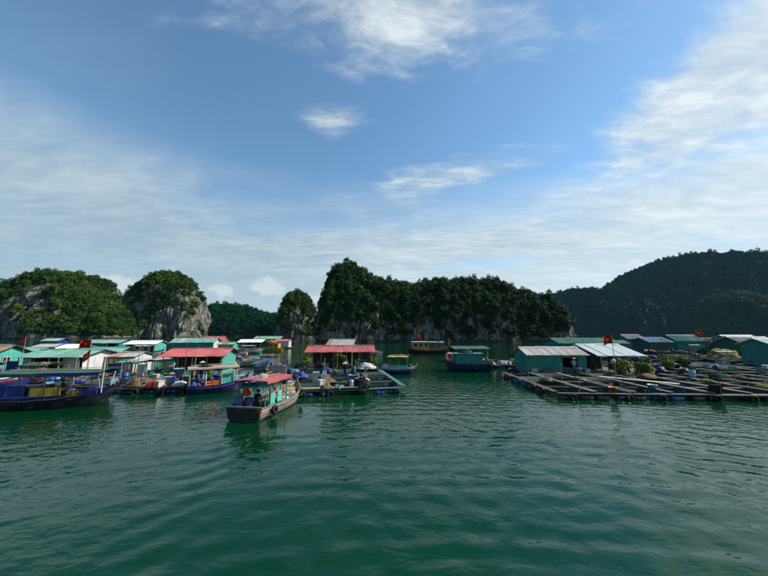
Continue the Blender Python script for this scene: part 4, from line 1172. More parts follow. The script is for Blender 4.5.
# ================================================================== THE VILLAGE
# ---- centre: the boat heading in, stern to the camera
bc = boat('cargo_boat', 'wooden cargo boat with faded red canopy and dark transom, seen from its stern', (-8.1, 18.1), (-6.95, 24.6), B=2.45, sw=.92, fb=.72, br=.62, sr=.05, hull='hull_white', deck='plank_tan', rail='plank_grey', strake='hull_white', tyres=2, inner=.42, bowpow=3.0)
MB().add([(-.03, -1.13, .75), (-.03, 1.13, .75), (-.01, .98, .12), (-.01, .55, -.3), (-.01, -.55, -.3), (-.01, -.98, .12)], [(0, 1, 2, 3, 4, 5)]).build('transom', 'hull_black', bc)
b = MB().box((-.06, -1.0, .60), (.05, .22, .20)); b.build('transom_corner', 'trim_red', bc)
canopy(bc, .75, 3.35, 2.12, 1.75, 'roof_red', 'mint_beam', n=4, camber=.12, drop=.10, over=.22, edge='trim_green')
MB().box((2.0, .2, .42), (1.1, .7, .75)).build('engine_box', 'mint_beam', bc)
MB().box((1.0, -1.02, 1.25), (.05, .10, .9)).build('door_frame', 'mint_beam', bc)
for x, w in ((1.55, .5), (2.35, .55)):
    MB().box((x, -.90, 1.02), (w, .04, .66)).build('side_panel', 'mint_wall', bc)
pt_ = MB()
for k in range(4): pt_.box((3.62, -.62 + k * .42, 2.42), (.05, .04, .62))
pt_.box((3.62, .01, 2.72), (.05, 1.32, .05)).box((3.62, .01, 2.12), (.05, 1.32, .05)); pt_.build('rack_frame', 'steel', bc)
MB().box((3.64, .01, 2.42), (.02, 1.26, .56)).build('rack_panel', 'tarp_grey', bc)
barrel('blue plastic barrel standing at the stern of the red-canopied boat', onboat(bc, .45, .72), 'blue_plastic', 1.0)
barrel('dark blue drum under the red canopy beside the blue barrel', onboat(bc, .85, .30), 'navy_plastic', .9)
o = heap('life_jackets', 'bright orange life jackets hung over the stern barrels', onboat(bc, 1.05, .62, .9), (.26, .24), .5, 'cloth_orange', 4, 'life jacket')
person('person in dark clothes steering under the red canopy', onboat(bc, 1.05, -.15), bc.rotation_euler.z, 'sit', 'cloth_dark', 'cloth_dark', None)
person('person in pink top sitting by the side rail of the red-canopied boat', onboat(bc, 2.0, -.72), bc.rotation_euler.z + .4, 'sit', 'cloth_pink', 'cloth_dark', None)
for k, (x, y, r, h, m_, nm) in enumerate(((3.9, .35, .75, .62, 'net_yellow', 'yellow netting piled amidships in the cargo boat'), (4.7, -.1, .8, .66, 'straw', 'straw-coloured sacks heaped in the bow of the cargo boat'), (5.5, .1, .62, .5, 'net_yellow', 'yellowish net heap at the very bow of the cargo boat'), (3.6, -.6, .45, .42, 'cloth_white', 'white sacking beside the canopy of the cargo boat'))):
    heap('net_heap', nm, onboat(bc, x, y), (r, r * .75), h, m_, 30 + k, 'net', 'cargo heaped in the open boat')
crate('light blue crate among the cargo of the red-canopied boat', onboat(bc, 4.1, -.72, .1), rz=.3)

# ---- left: long navy boat in front
bl = boat('fishing_boat', 'long dark navy fishing boat with green and blue tarpaulin canopy at far left', (-26.8, 21.0), (-19.3, 22.6), B=2.5, sw=.8, fb=.80, br=.62, sr=.10, hull='hull_black', deck='plank_dark', rail='hull_navy', strake='hull_navy', strake2='hull_navy', inner=.35)
canopy(bl, .9, 6.8, 2.30, 1.95, 'tarp_green', 'steel', n=5, camber=.16, drop=.12, over=.2, edge='tarp_green')
V, F = [], []
MB().box((5.3, -1.16, 2.24), (3.4, .03, .20)).build('canopy_valance', 'tarp_blue', bl)
for x, w, m_ in ((1.9, 2.0, 'tarp_blue'), (4.0, 1.75, 'yellow_paint'), (5.55, .7, 'yellow_paint'), (6.5, 1.0, 'tarp_blue')):
    h_ = .78 if m_ == 'tarp_blue' and x < 3 else .62 if x < 5 else .34
    MB().box((x, -1.10, .80 + h_ / 2), (w, .04, h_)).build('side_screen', m_, bl)
    for q in (-.5, 0, .5): MB().box((x + q * w * .9, -1.13, .80 + h_ / 2), (.05, .03, h_ + .04)).build('screen_batten', 'plank_dark' if 'yellow' in m_ else 'hull_navy', bl)
MB().box((2.0, .2, .95), (2.2, 1.5, .9)).build('deckhouse', 'hull_navy', bl)
MB().box((2.6, -1.2, .83), (4.4, .05, .12)).build('blue_rail', 'trim_blue', bl)
heap('tarp_bundle', 'blue tarpaulin bundle on the foredeck of the navy fishing boat', onboat(bl, 6.3, .1), (.8, .6), .55, 'tarp_blue', 9, 'tarpaulin')
crate('green crate on the foredeck of the navy fishing boat', onboat(bl, 5.3, -.2), mat='green_plastic')
heap('net_heap', 'dark net heap inside the navy fishing boat', onboat(bl, 4.1, .1), (.8, .7), .6, 'net_green', 12)
pole('upright white pole at the bow of the navy fishing boat', onboat(bl, 6.9, -.55), 2.4, .04, mat='trim_white')

bs = boat('striped_boat', 'boat with magenta, white and blue striped side behind the navy fishing boat', (-39.5, 26.2), (-31.2, 27.6), B=2.4, sw=.8, fb=.75, br=.85, sr=.1, hull='trim_blue', deck='plank_tan', rail='trim_magenta', strake='trim_white', strake2='trim_magenta', inner=.3)
canopy(bs, 1.0, 5.0, 2.35, 1.9, 'tarp_grey', 'steel', n=3)
for k, (x, m_, nm) in enumerate(((6.0, 'tarp_white', 'white tarpaulin over gear on the striped boat'), (5.0, 'net_tan', 'tan netting heaped amidships on the striped boat'))):
    heap('covered_gear', nm, onboat(bs, x, 0), (.85, .75), .75, m_, 50 + k)

# ---- left houses
house('mint_hut', 'mint green hut with brown roof at the left edge of the view', (-50.6, 39.0, 0), 8, 5.0, 4.2, 2.1, 3.0, 'mint_wall', 'roof_brown', windows=(('r', 1.2, .9, .9, .7),))
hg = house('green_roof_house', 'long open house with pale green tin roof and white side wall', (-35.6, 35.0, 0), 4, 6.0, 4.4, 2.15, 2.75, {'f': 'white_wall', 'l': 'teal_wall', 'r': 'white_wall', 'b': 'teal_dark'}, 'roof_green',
           openings=(('f', [(4.0, 5.6, 0, 2.1), (0, .8, 0, 2.1), (.8, 4.0, 0, .75)]),), posts=5, porch=.4)
house('pale_green_shed', 'low shed with pale green roof behind the green roofed house', (-36.4, 40.4, 0), 6, 4.2, 4.2, 2.0, 2.75, {'f': 'rust_wall', 'l': 'cream_wall', 'r': 'cream_wall', 'b': 'cream_wall'}, 'roof_green', openings=(('f', [(0, 1.2, 0, 2.0), (1.2, 3.0, 0, .8), (3.0, 4.2, 0, 2.0)]),), over=.5)
ws = house('white_shed', 'white walled shed with laundry on its front and bright side wall', (-31.3, 37.6, 0), 6, 3.2, 3.2, 1.85, 2.3, {'f': 'cream_wall', 'l': 'white_wall', 'r': 'white_wall', 'b': 'white_wall'}, 'roof_grey', gable='white_wall', over=.25)
for k, (x, m_, w, h_) in enumerate(((-1.25, 'cloth_yellow', .4, .9), (-.75, 'cloth_white', .4, 1.0), (-.25, 'cloth_yellow', .35, .8), (.25, 'cloth_yellow', .4, 1.0), (1.0, 'cloth_white', .7, 1.2))):
    q = onraft(ws, x, -1.78, 2.05 - h_)
    n = 6; V = []; F = []
    for i in range(n + 1):
        for j in range(3):
            V.append((-w / 2 + w * i / n, .03 * math.sin(i * 2.1 + j), h_ * j / 2))
    for i in range(n):
        for j in range(2): F.append((i * 3 + j, i * 3 + 3 + j, i * 3 + 4 + j, i * 3 + 1 + j))
    o = len(V); V += [(a, b_ + .02, c) for a, b_, c in V]; F += [tuple(i + o for i in f[::-1]) for f in F]
    ob = MB().add(V, F).build('hanging_laundry', m_, None, True, q, R(6))
    tag(ob, ['first yellow cloth from the left drying on the white shed', 'narrow white cloth drying between the yellow ones on the white shed', 'short yellow cloth drying at the middle of the white shed', 'long yellow cloth drying right of the middle on the white shed', 'wide white cloth drying at the right of the white shed'][k], 'laundry', 'laundry on the white shed')
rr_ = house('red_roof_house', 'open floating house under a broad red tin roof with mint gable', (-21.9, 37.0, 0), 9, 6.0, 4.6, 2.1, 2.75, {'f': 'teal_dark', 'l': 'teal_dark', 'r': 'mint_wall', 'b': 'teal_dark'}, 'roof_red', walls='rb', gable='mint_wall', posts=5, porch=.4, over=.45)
# ---- left rear huts
house('blue_hut', 'blue hut with pale green roof behind the flags', (-69.0, 76.5, 0), 6, 7.6, 5.0, 2.3, 3.0, {'f': 'blue_wall', 'l': 'blue_wall', 'r': 'blue_wall', 'b': 'blue_wall'}, 'roof_green', openings=(('f', [(0, .6, 0, 2.3), (.6, 2.2, 0, 1.0), (2.2, 5.0, 0, 2.3), (5.0, 6.8, 0, .7), (6.8, 7.6, 0, 2.3)]),))
house('mint_gable_hut', 'white roofed hut with vivid mint side wall', (-58.5, 75.0, 0), 10, 6.2, 5.0, 2.1, 2.8, {'f': 'teal_dark', 'l': 'mint_wall', 'r': 'mint_wall', 'b': 'mint_wall'}, 'roof_white', walls='rbl', posts=4, gable='mint_wall')
house('white_gable_hut', 'green roofed hut with white gable behind the red roof', (-53.0, 86.0, 0), 14, 10.2, 6.0, 2.2, 3.3, {'f': 'teal_wall', 'l': 'white_wall', 'r': 'white_wall', 'b': 'teal_wall'}, 'roof_green', gable='white_wall')
house('small_blue_hut', 'small hut with bright blue wall and flat green roof far left', (-107, 99, 0), 8, 4.4, 4.0, 2.3, 3.0, {'f': 'blue_wall', 'l': 'blue_wall', 'r': 'tarp_blue', 'b': 'blue_wall'}, 'roof_green')
house('far_red_roof', 'little red roofed hut far behind the white gable hut', (-58.0, 104, 0), 0, 7, 5, 2.4, 3.6, 'rust_wall', 'roof_red')
house('pale_roof_shelter', 'low shelter with pale blue roof near the far yellow boat', (-41.0, 95, 0), 5, 6.5, 5, 2.0, 2.7, 'teal_dark', 'roof_white', walls='b', posts=4)
house('far_green_roof', 'long low green roofed shelter below the cone island', (-44.5, 118, 0), 0, 9.5, 5, 2.6, 3.5, 'teal_dark', 'roof_green', walls='bl', posts=4)
house('far_teal_hut', 'teal hut at the very left edge behind the mint hut', (-66.0, 51.0, 0), 0, 6.5, 5, 2.0, 2.7, 'teal_wall', 'roof_green')
# ---- left rafts
rl = raft('cage_raft', 'cluttered fish raft with blue drums before the red roof house', (-22.3, 25.8, 0), 12, 2, 3, 2.5, 'plank_dark', ('blue_plastic', 'navy_plastic', 'light_blue_plastic'), tyres=2, covers=.3, sides='flri')
raft('cage_raft', 'fish raft between the navy boat and the white shed', (-30.2, 26.6, 0), 8, 2, 2, 3.0, 'plank_dark', ('navy_plastic', 'black_plastic'), covers=.4, sides='flri')
raft('cage_raft', 'fish cages right of the white shed', (-29.0, 44.5, 0), 8, 3, 3, 3.2, 'mint_beam', ('blue_plastic', 'green_plastic'), covers=.3, sides='flri')
raft('cage_raft', 'fish cages in front of the blue hut', (-66.5, 57.0, 0), 6, 5, 3, 3.4, 'plank_grey', ('navy_plastic', 'blue_plastic'), covers=.3, sides='flri')
raft('cage_raft', 'fish cages right of the mint gable hut', (-46.0, 60.0, 0), 4, 4, 4, 3.4, 'plank_grey', ('navy_plastic', 'light_blue_plastic'), covers=.3, sides='flri')
raft('cage_raft', 'far fish cages left of the yellow boat', (-48.0, 81.0, 0), 8, 4, 2, 3.4, 'plank_grey', ('blue_plastic', 'light_blue_plastic'), covers=.2, sides='flr')
# clutter on the left rafts
heap('net_heap', 'brown and tan fishing net piled at the raft edge', onraft(rl, 1.5, .7, .5), (1.5, .8), .75, 'net_tan', 61, 'net')
heap('net_heap', 'orange netting at the right of the tan net pile', onraft(rl, 2.8, .5, .5), (.65, .55), .62, 'net_orange', 62, 'net')
heap('net_heap', 'pale sack heap beside the crouching person', onraft(rl, 4.5, .5, .5), (.6, .5), .40, 'cloth_white', 63, 'sack')
person('person in a straw conical hat crouching on the cluttered raft', onraft(rl, 4.0, 1.0, .5), R(200), 'squat', 'cloth_blue', 'cloth_blue', 'straw')
person('person in a white conical hat standing by the red roof house', onraft(rl, 5.2, 3.6, .5), R(250), 'stand', 'cloth_yellow', 'cloth_dark', 'cloth_white')
tub('tall pale blue tub on the raft before the red roof house', onraft(rl, 2.5, 5.2, .5), .48, .95)
bush('small potted shrub in front of the red roof house posts', onraft(rl, 5.4, 4.8, .45), .55, 1.1, 'leaf_bush', 71)
for k, (x, y, m_, nm) in enumerate(((.3, 3.0, 'navy_plastic', 'dark drum on the left walkway of the cluttered raft'), (4.6, 5.4, 'blue_plastic', 'blue drum by the posts of the red roof house'))):
    barrel(nm, onraft(rl, x, y, .5), m_)
foam_box('white foam box on the middle walkway of the cluttered raft', onraft(rl, 2.7, 2.8, .5), rz=.2)
crate('blue crate at the back of the cluttered raft', onraft(rl, .6, 5.5, .5), rz=.5)
heap('net_heap', 'green net heap at the back walkway of the cluttered raft', onraft(rl, 1.4, 8.1, .5), (1.2, .7), .7, 'net_green', 66, 'net')
heap('net_heap', 'dark net heap under the red roof', onraft(rr_, -1.8, -1.2, .45), (1.2, .8), .8, 'net_dark', 67, 'net')
for k in range(3):
    foam_box(['lower foam box under the red roof beside the net heap', 'middle foam box under the red roof', 'foam box under the red roof next to the mint wall'][k], onraft(rr_, .2 + k * 1.1, -1.4, .45), rz=.2 * k)
for k, (x, y, h) in enumerate(((1.2, .3, 3.9), (4.9, 2.4, 3.6))):
    pole(['thin bamboo pole rising left of the crouching person', 'thin bamboo pole in front of the red roof'][k], onraft(rl, x, y, -.3), h + .3, .04, (.02, 0))
# purple boat
bp = boat('purple_boat', 'purple and blue hulled boat with long flat grey canopy', (-16.5, 26.0), (-12.7, 28.6), B=2.1, sw=.82, fb=.70, br=.55, sr=.05, hull='hull_purple', deck='plank_tan', rail='hull_blue', strake='trim_blue', inner=.3)
canopy(bp, .1, 3.6, 2.10, 1.55, 'tarp_beige', 'trim_white', n=4, camber=.06, drop=.06, over=.2)
MB().box((3.0, -.55, 1.0), (1.0, .05, .95)).build('side_screen', 'mint_wall', bp)
MB().box((3.7, -.50, .95), (.4, .05, .7)).build('side_screen', 'light_blue_plastic', bp)
for k in range(2):
    crate(['left orange box under the purple boat canopy', 'right orange box under the purple boat canopy'][k], onboat(bp, 1.55 + k * .62, -.45), (.58, .5, .62), 'orange_plastic', bp.rotation_euler.z)
heap('tarp_bundle', 'blue bundle at the stern of the purple boat', onboat(bp, .5, -.2), (.5, .5), .8, 'tarp_blue', 77, 'tarpaulin')
foam_box('white box at the bow of the purple boat', onboat(bp, 4.0, 0), rz=.4)
bush('small plant growing in a box at the purple boat stern', onboat(bp, .15, .3), .38, .75, 'leaf_garden', 78, n=200)
# two sampans behind the purple boat
sm1 = boat('sampan', 'light blue sampan moored right of the purple boat', (-14.8, 29.9), (-11.6, 31.9), B=1.1, fb=.35, br=.3, hull='trim_blue', deck='light_blue_plastic', rail='trim_white', inner=.2, draft=.2)
barrel('blue drum standing in the light blue sampan', onboat(sm1, 2.2, 0), 'blue_plastic', .8)
# flags of the left side
flagpole('red flag with yellow star on a tall pole far left', (-44.0, 37.2, -.6), 5.2, .85, .75, 0, -1, seed=1, droop=.5)
flagpole('large red star flag in front of the blue hut, upper of two', (-31.0, 32.0, -.5), 4.9, 1.15, .85, 0, -1, seed=2, lean=.03, droop=.12)
flagpole('drooping red star flag just right of and below the large one', (-30.5, 31.6, -.5), 3.9, .8, .85, 0, -1, seed=4, lean=.02, droop=.7)
pole('thin red topped mast before the red roof ridge', (-21.5, 33.2, .3), 3.9, .03, mat='trim_red')
person('person in a straw hat standing beside the pale green roof at far left', (-38.9, 34.0, .45), R(-60), 'stand', 'cloth_pink', 'cloth_dark', 'straw', 1.0)

# ---- centre raft and house
rc = raft('cage_raft', 'central fish raft with mint painted beams and blue drums', (-8.2, 24.7, 0), 11, 3, 4, 3.35, 'mint_beam', ('blue_plastic', 'blue_plastic', 'navy_plastic'), tyres=4, covers=.25, sides='flri', ww=.5)
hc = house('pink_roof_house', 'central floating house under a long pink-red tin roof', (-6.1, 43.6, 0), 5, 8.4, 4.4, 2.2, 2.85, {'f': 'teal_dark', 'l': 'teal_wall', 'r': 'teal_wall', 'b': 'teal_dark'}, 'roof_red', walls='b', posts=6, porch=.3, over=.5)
bush('yellow-green shrub at the left end of the pink roof house', onraft(hc, -4.5, -3.2, .45), .85, 1.9, 'leaf_bush', 81, n=620)
bush('round wreath-shaped plant in front of the pink roof house', onraft(hc, -.1, -3.3, .45), 1.05, 1.7, 'leaf_bush', 82, ring=True, n=700, pot=False)
bush('slim shrub at the right end of the pink roof house', onraft(hc, 4.7, -3.0, .45), .6, 1.8, 'leaf_bush', 83, n=420)
bush('dark green potted plant under the pink roof', onraft(hc, 2.2, -3.1, .45), .6, 1.4, 'leaf_garden', 84, n=300)
heap('net_heap', 'white and cream net heap at the right corner of the pink roof house', onraft(rc, 8.6, 13.2, .55), (1.3, .8), .75, 'cloth_white', 85, 'net')
heap('net_heap', 'round brown net bundle left of the pink roof house', onraft(hc, -5.0, -3.6, .45), (.8, .8), .9, 'net_dark', 86, 'net')
heap('tarp_bundle', 'crumpled blue tarpaulin at the left of the central raft', onraft(rc, .9, 6.9, .55), (.8, .6), .65, 'tarp_blue', 87, 'tarpaulin')
heap('net_heap', 'dark brown net heap on the central raft front', onraft(rc, 6.5, .3, .55), (.65, .6), .85, 'net_dark', 88, 'net')
heap('net_heap', 'grey brown net heap in the middle of the central raft', onraft(rc, 3.5, 3.4, .55), (.9, .7), .7, 'net_tan', 89, 'net')
heap('net_heap', 'pale net strewn on the right middle beam of the central raft', onraft(rc, 6.6, 3.5, .55), (.9, .5), .45, 'cloth_white', 90, 'net')
foam_box('white foam box at the left front of the central raft', onraft(rc, .7, 1.8, .5), (.8, .5, .36), rz=.2)
foam_box('upright grey white box on the central raft left of the pole', onraft(rc, 2.6, 3.3, .55), (.55, .5, .85), rz=.2)
for k, (x, m_, l_) in enumerate(((1.6, 'plank_tan', 3.2), (4.4, 'plank_tan', 2.6))):
    t = thing('gangplank', ['long sunlit tan board on the left front of the central raft', 'shorter pale board on the middle front of the central raft'][k], 'plank', onraft(rc, x + 1.2, .05, .60), R(11))
    for j in (-1, 1): plank('board', m_, t, (-l_ / 2, j * .16, 0), (l_ / 2, j * .16, 0), .28, .05)
    plank('cleat', 'plank_dark', t, (-l_ / 2 + .3, -.3, -.05), (-l_ / 2 + .3, .3, -.05), .08, .045)
person('person in dark blue standing at the middle of the central raft', onraft(rc, 5.3, 3.3, .55), R(240), 'stand', 'cloth_dark', 'cloth_blue', 'cloth_white')
person('person in teal bending beside the dark blue figure on the central raft', onraft(rc, 4.6, 6.8, .55), R(200), 'squat', 'cloth_teal', 'cloth_dark', None)
person('person in pink sitting under the left end of the pink roof', onraft(hc, -2.9, -2.6, .3), R(-90), 'sit', 'cloth_pink', 'cloth_dark', None)
tub('pale blue tub with dark rim on the right of the dark blue figure', onraft(rc, 5.9, 3.1, .55), .34, .6)
barrel('blue drum at the feet of the dark blue figure', onraft(rc, 5.6, .2, .55), 'light_blue_plastic', .7)
pole('tall upright bamboo pole at the front of the central raft', onraft(rc, 3.35, -.35, -.6), 3.6, .045)
pole('short post by the wreath-shaped plant', onraft(rc, 6.5, 10.2, .3), 2.6, .04, mat='trim_white')
bush('small yellow plant in a pot at the central raft front', onraft(rc, 5.0, .3, .55), .3, .6, 'leaf_bush', 91, n=140, leaf=.08)
raft('cage_raft', 'narrow raft between the cargo boat and the pink roof house', (-13.3, 33.6, 0), 11, 1, 2, 3.0, 'mint_beam', ('blue_plastic', 'navy_plastic'), covers=0, sides='fl')
heap('rope_coil', 'brown rope heap at the corner of the narrow raft', (-13.2, 36.4, .5), (.75, .75), .75, 'net_tan', 93, 'rope')
house('green_grey_hut', 'grey roofed green hut just behind the pink roof', (-9.0, 66.0, 0), -8, 5.0, 4.5, 2.2, 3.3, 'teal_wall', 'roof_grey')
# small blue boat with yellow canopy
bb = boat('small_blue_boat', 'small blue boat with flat yellow canopy right of the pink roof house', (-.2, 39.2), (4.0, 38.6), B=1.8, sw=.8, fb=.75, br=.25, sr=.15, hull='hull_blue', deck='plank_tan', rail='trim_white', strake='light_blue_plastic', inner=.35)
canopy(bb, .9, 3.2, 2.1, 1.4, 'tarp_yellow', 'mint_beam', n=3, camber=.08, drop=.05)
MB().box((2.1, -.72, .85), (2.2, .05, .45)).build('side_screen', 'mint_wall', bb)
heap('net_heap', 'white net heap at the left end of the small blue boat', onboat(bb, .45, -.1, .1), (.55, .5), .65, 'cloth_white', 95, 'net')
barrel('dark blue drum at the right end of the small blue boat', onboat(bb, 3.5, -.1), 'navy_plastic', .75)
person('person in dark red sitting in the small blue boat', onboat(bb, 1.4, .1), R(-60), 'sit', 'cloth_pink', 'cloth_dark', None)
# yellow tour boat
by = boat('yellow_boat', 'long dark hulled boat with yellow cabin and white roof', (5.9, 76.6), (18.2, 77.6), B=3.2, sw=.85, fb=.95, br=.9, sr=.55, hull='hull_dark', deck='plank_tan', rail='trim_red', strake='hull_purple', inner=.3)
cabin(by, 1.2, 5.2, 2.4, .95, 2.9, 'yellow_paint', 'roof_white', wins=3)
canopy(by, 5.4, 9.0, 2.85, 2.3, 'tarp_white', 'yellow_paint', n=3, camber=.06, drop=.08)
heap('net_heap', 'dark gear heap at the bow of the yellow cabin boat', onboat(by, 9.8, 0), (.9, .8), .7, 'net_dark', 97, 'net')
flagpole('small red star flag on the stern of the yellow cabin boat', onboat(by, 3.4, 0, 2.2), 1.9, 1.0, .75, 0, -1, seed=6)
# teal cabin boat, bow to the left
bt = boat('teal_cabin_boat', 'dark blue boat with square teal cabin and pink ring at its bow', (14.2, 41.3), (8.2, 41.9), B=2.5, sw=.9, fb=1.0, br=.35, sr=.05, hull='hull_blue', deck='plank_tan', rail='hull_navy', strake='hull_navy', inner=.3)
cabin(bt, 1.1, 4.6, 2.2, 1.0, 2.3, 'teal_wall', 'teal_wall', wins=0)
t = MB().torus((0, 0, 0), .46, .16, ROTX, 20, 10).build('bow_ring', 'trim_pink', None, True, onboat(bt, 5.35, .62, .95)); t.rotation_euler = (0, .2, R(14))
tag(t, 'big pink ring fender on the bow of the teal cabin boat', 'fender')
heap('net_heap', 'dark net heap on the roof of the teal cabin boat', onraft(bt, 3.0, 0, 2.39), (1.0, .8), .4, 'net_dark', 99, 'net')
# little rafts and sampans between the teal boat and the teal house
rs = raft('cage_raft', 'small net strewn raft left of the teal house', (14.8, 44.6, 0), 6, 2, 2, 3.0, 'plank_grey', ('navy_plastic', 'blue_plastic'), covers=.2, sides='flr')
house('green_shelter', 'open shelter with flat mint roof behind the teal cabin boat', (15.2, 55.5, 0), 5, 5.5, 4, 1.9, 2.2, 'teal_dark', 'roof_green', walls='b', posts=3)
for k, (x, y, m_, nm) in enumerate(((.6, .4, 'net_dark', 'dark net heap at the left corner of the small raft'), (2.8, .3, 'tarp_grey', 'grey tarpaulin heap at the front of the small raft'), (4.6, .6, 'net_tan', 'tan net bundle at the right corner of the small raft'), (2.9, 3.2, 'net_green', 'green net heap on the middle of the small raft'))):
    heap('net_heap', nm, onraft(rs, x, y, .5), (.9, .6), .6 + .2 * (k == 2), m_, 101 + k, 'net')

# ---- right hand farm
rf = raft('cage_raft', 'large grey plank fish farm along the right foreground', (13.4, 24.1, 0), -2.5, 10, 4, 2.85, 'plank_grey', ('navy_plastic', 'blue_plastic', 'black_plastic', 'black_plastic'), tyres=9, covers=.3, sides='flri', ww=.44)
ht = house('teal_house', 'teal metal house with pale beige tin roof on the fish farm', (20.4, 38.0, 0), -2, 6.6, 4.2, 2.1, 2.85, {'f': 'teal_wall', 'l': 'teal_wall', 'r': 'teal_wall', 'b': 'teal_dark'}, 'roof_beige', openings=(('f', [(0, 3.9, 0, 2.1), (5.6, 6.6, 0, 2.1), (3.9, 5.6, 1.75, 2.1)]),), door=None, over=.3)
MB().box((-.6, -2.16, 1.05), (1.5, .05, .05)).build('cross_bar', 'teal_dark', ht)
MB().box((-.45, -2.16, 1.45), (.05, .05, .75)).build('cross_bar', 'teal_dark', ht)
MB().box((-3.32, -2.12, 1.55), (.06, .06, 2.1)).build('corner_trim', 'teal_dark', ht)
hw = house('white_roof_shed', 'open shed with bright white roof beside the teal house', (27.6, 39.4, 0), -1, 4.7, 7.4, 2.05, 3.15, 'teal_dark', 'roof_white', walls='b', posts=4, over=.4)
MB().box((2.3, -3.6, 1.3), (.5, .08, 1.6)).build('blue_curtain', 'tarp_blue', hw)
house('long_teal_roof', 'long low teal roofed house behind the teal house', (51.5, 79.5, 0), 0, 15, 7, 2.2, 3.3, 'teal_wall', 'roof_green')
flagpole('red star flag flying above the white roofed shed', onraft(rf, 8.5, 5.7, .45), 4.45, 1.0, .82, 0, -1, seed=3, lean=.0, droop=.22)
o = MB().lathe([(.02, -.22), (.15, -.19), (.21, 0), (.18, .16), (.05, .22), (.02, .22)], n=14).build('float_buoy', 'white_foam', None, True, onraft(rf, 8.35, 5.65, 2.35)); tag(o, 'pale round float hung on the flagpole of the fish farm', 'float')
bush('wide yellow-green shrub under the white roofed shed', onraft(hw, -1.0, -5.0, .45), 1.35, 1.6, 'leaf_bush', 111, n=1500)
bush('second yellow-green shrub beside the blue curtain of the white roofed shed', onraft(hw, 1.2, -5.3, .45), 1.15, 1.4, 'leaf_bush', 112, n=1200)
bush('low green shrub on the farm walkway right of the white roofed shed', (36.6, 39.6, .45), 1.4, 1.3, 'leaf_bush', 113, n=1500)
bush('tall green shrub at the right of the low green shrub', (39.6, 40.4, .45), 1.1, 1.5, 'leaf_garden', 114, n=1100)
bush('thin yellowish shrub at the left of the low green shrub', (34.9, 41.0, .45), .7, 1.5, 'leaf_bush', 115, n=360)
rb = raft('cage_raft', 'fish cages behind the front farm, right of the white roofed shed', (31.5, 37.5, 0), -2.5, 7, 4, 2.85, 'plank_grey', ('navy_plastic', 'blue_plastic', 'black_plastic'), covers=.3, sides='fli', ww=.44)
raft('cage_raft', 'far fish cages with dark planks before the blue roofed hut', (47.0, 54.0, 0), 0, 5, 3, 4.0, 'plank_dark', ('navy_plastic', 'green_plastic'), covers=.4, sides='flri')
raft('cage_raft', 'fish cages in front of the long teal roof', (30.0, 60.0, 0), 0, 4, 3, 4.0, 'plank_dark', ('navy_plastic', 'black_plastic'), covers=.4, sides='flr')
raft('cage_raft', 'farthest fish cages beside the blue roofed hut', (66.0, 70.0, 0), 0, 7, 2, 4.2, 'plank_dark', ('navy_plastic', 'green_plastic'), covers=.4, sides='flr')
house('blue_roof_hut', 'teal hut with pale blue roof among the far right cages', (76.0, 86.5, 0), 0, 6.0, 6, 2.3, 3.4, 'teal_dark', 'roof_blue')
house('green_roof_hut', 'green roofed hut right of the blue roofed hut', (87.0, 89.0, 0), -4, 7.0, 6, 2.6, 4.1, 'teal_wall', 'roof_green')
house('far_small_hut', 'small grey roofed hut left of the blue roofed hut', (86.0, 106.0, 0), 0, 5.5, 5, 2.9, 4.2, 'teal_wall', 'roof_grey')
house('grey_roof_hut', 'dark teal hut with grey white roof behind the right edge hut', (71.6, 60.0, 0), -4, 6.4, 6, 2.6, 3.9, 'teal_dark', 'roof_grey')
house('pale_roof_hut', 'long pale roofed hut far behind the net mound', (97.5, 84.0, 0), 0, 8, 5, 3.0, 4.1, 'teal_dark', 'roof_white')
he = house('edge_hut', 'large teal hut with white roof at the right edge of the view', (57.0, 43.0, 0), -12, 7.2, 5.0, 3.0, 3.85, {'f': 'teal_wall', 'l': 'teal_wall', 'r': 'teal_wall', 'b': 'teal_dark'}, 'roof_white', windows=(('f', 3.4, 1.7, 1.6, .9),), door=1.0, over=.35)
bd = boat('dark_boat', 'low dark boat with white bow before the blue roofed hut', (66.6, 68.3), (57.4, 67.9), B=2.3, fb=.8, br=.7, hull='hull_dark', deck='plank_dark', rail='hull_navy', strake='hull_navy', inner=.3)
heap('tarp_bundle', 'orange red bundle in the bow of the dark boat', onboat(bd, 6.8, 0), (.9, .7), .8, 'net_orange', 121, 'tarpaulin')
heap('covered_gear', 'white covered gear at the bow tip of the dark boat', onboat(bd, 8.3, 0), (.7, .4), .5, 'tarp_white', 122, 'tarpaulin')
heap('net_mound', 'tall grey green net mound among the far right huts', (78.5, 70.5, .45), (4.5, 3.0), 4.0, 'net_green', 123, 'net')
heap('net_mound', 'yellow net mound in front of the tall grey green one', (64.0, 58.0, .45), (2.9, 1.8), 1.8, 'net_yellow', 124, 'net')
flagpole('red star flag against the mountain at the far right', (84.5, 82.0, .45), 5.6, 1.8, 1.6, 0, 1, seed=5, droop=.1)
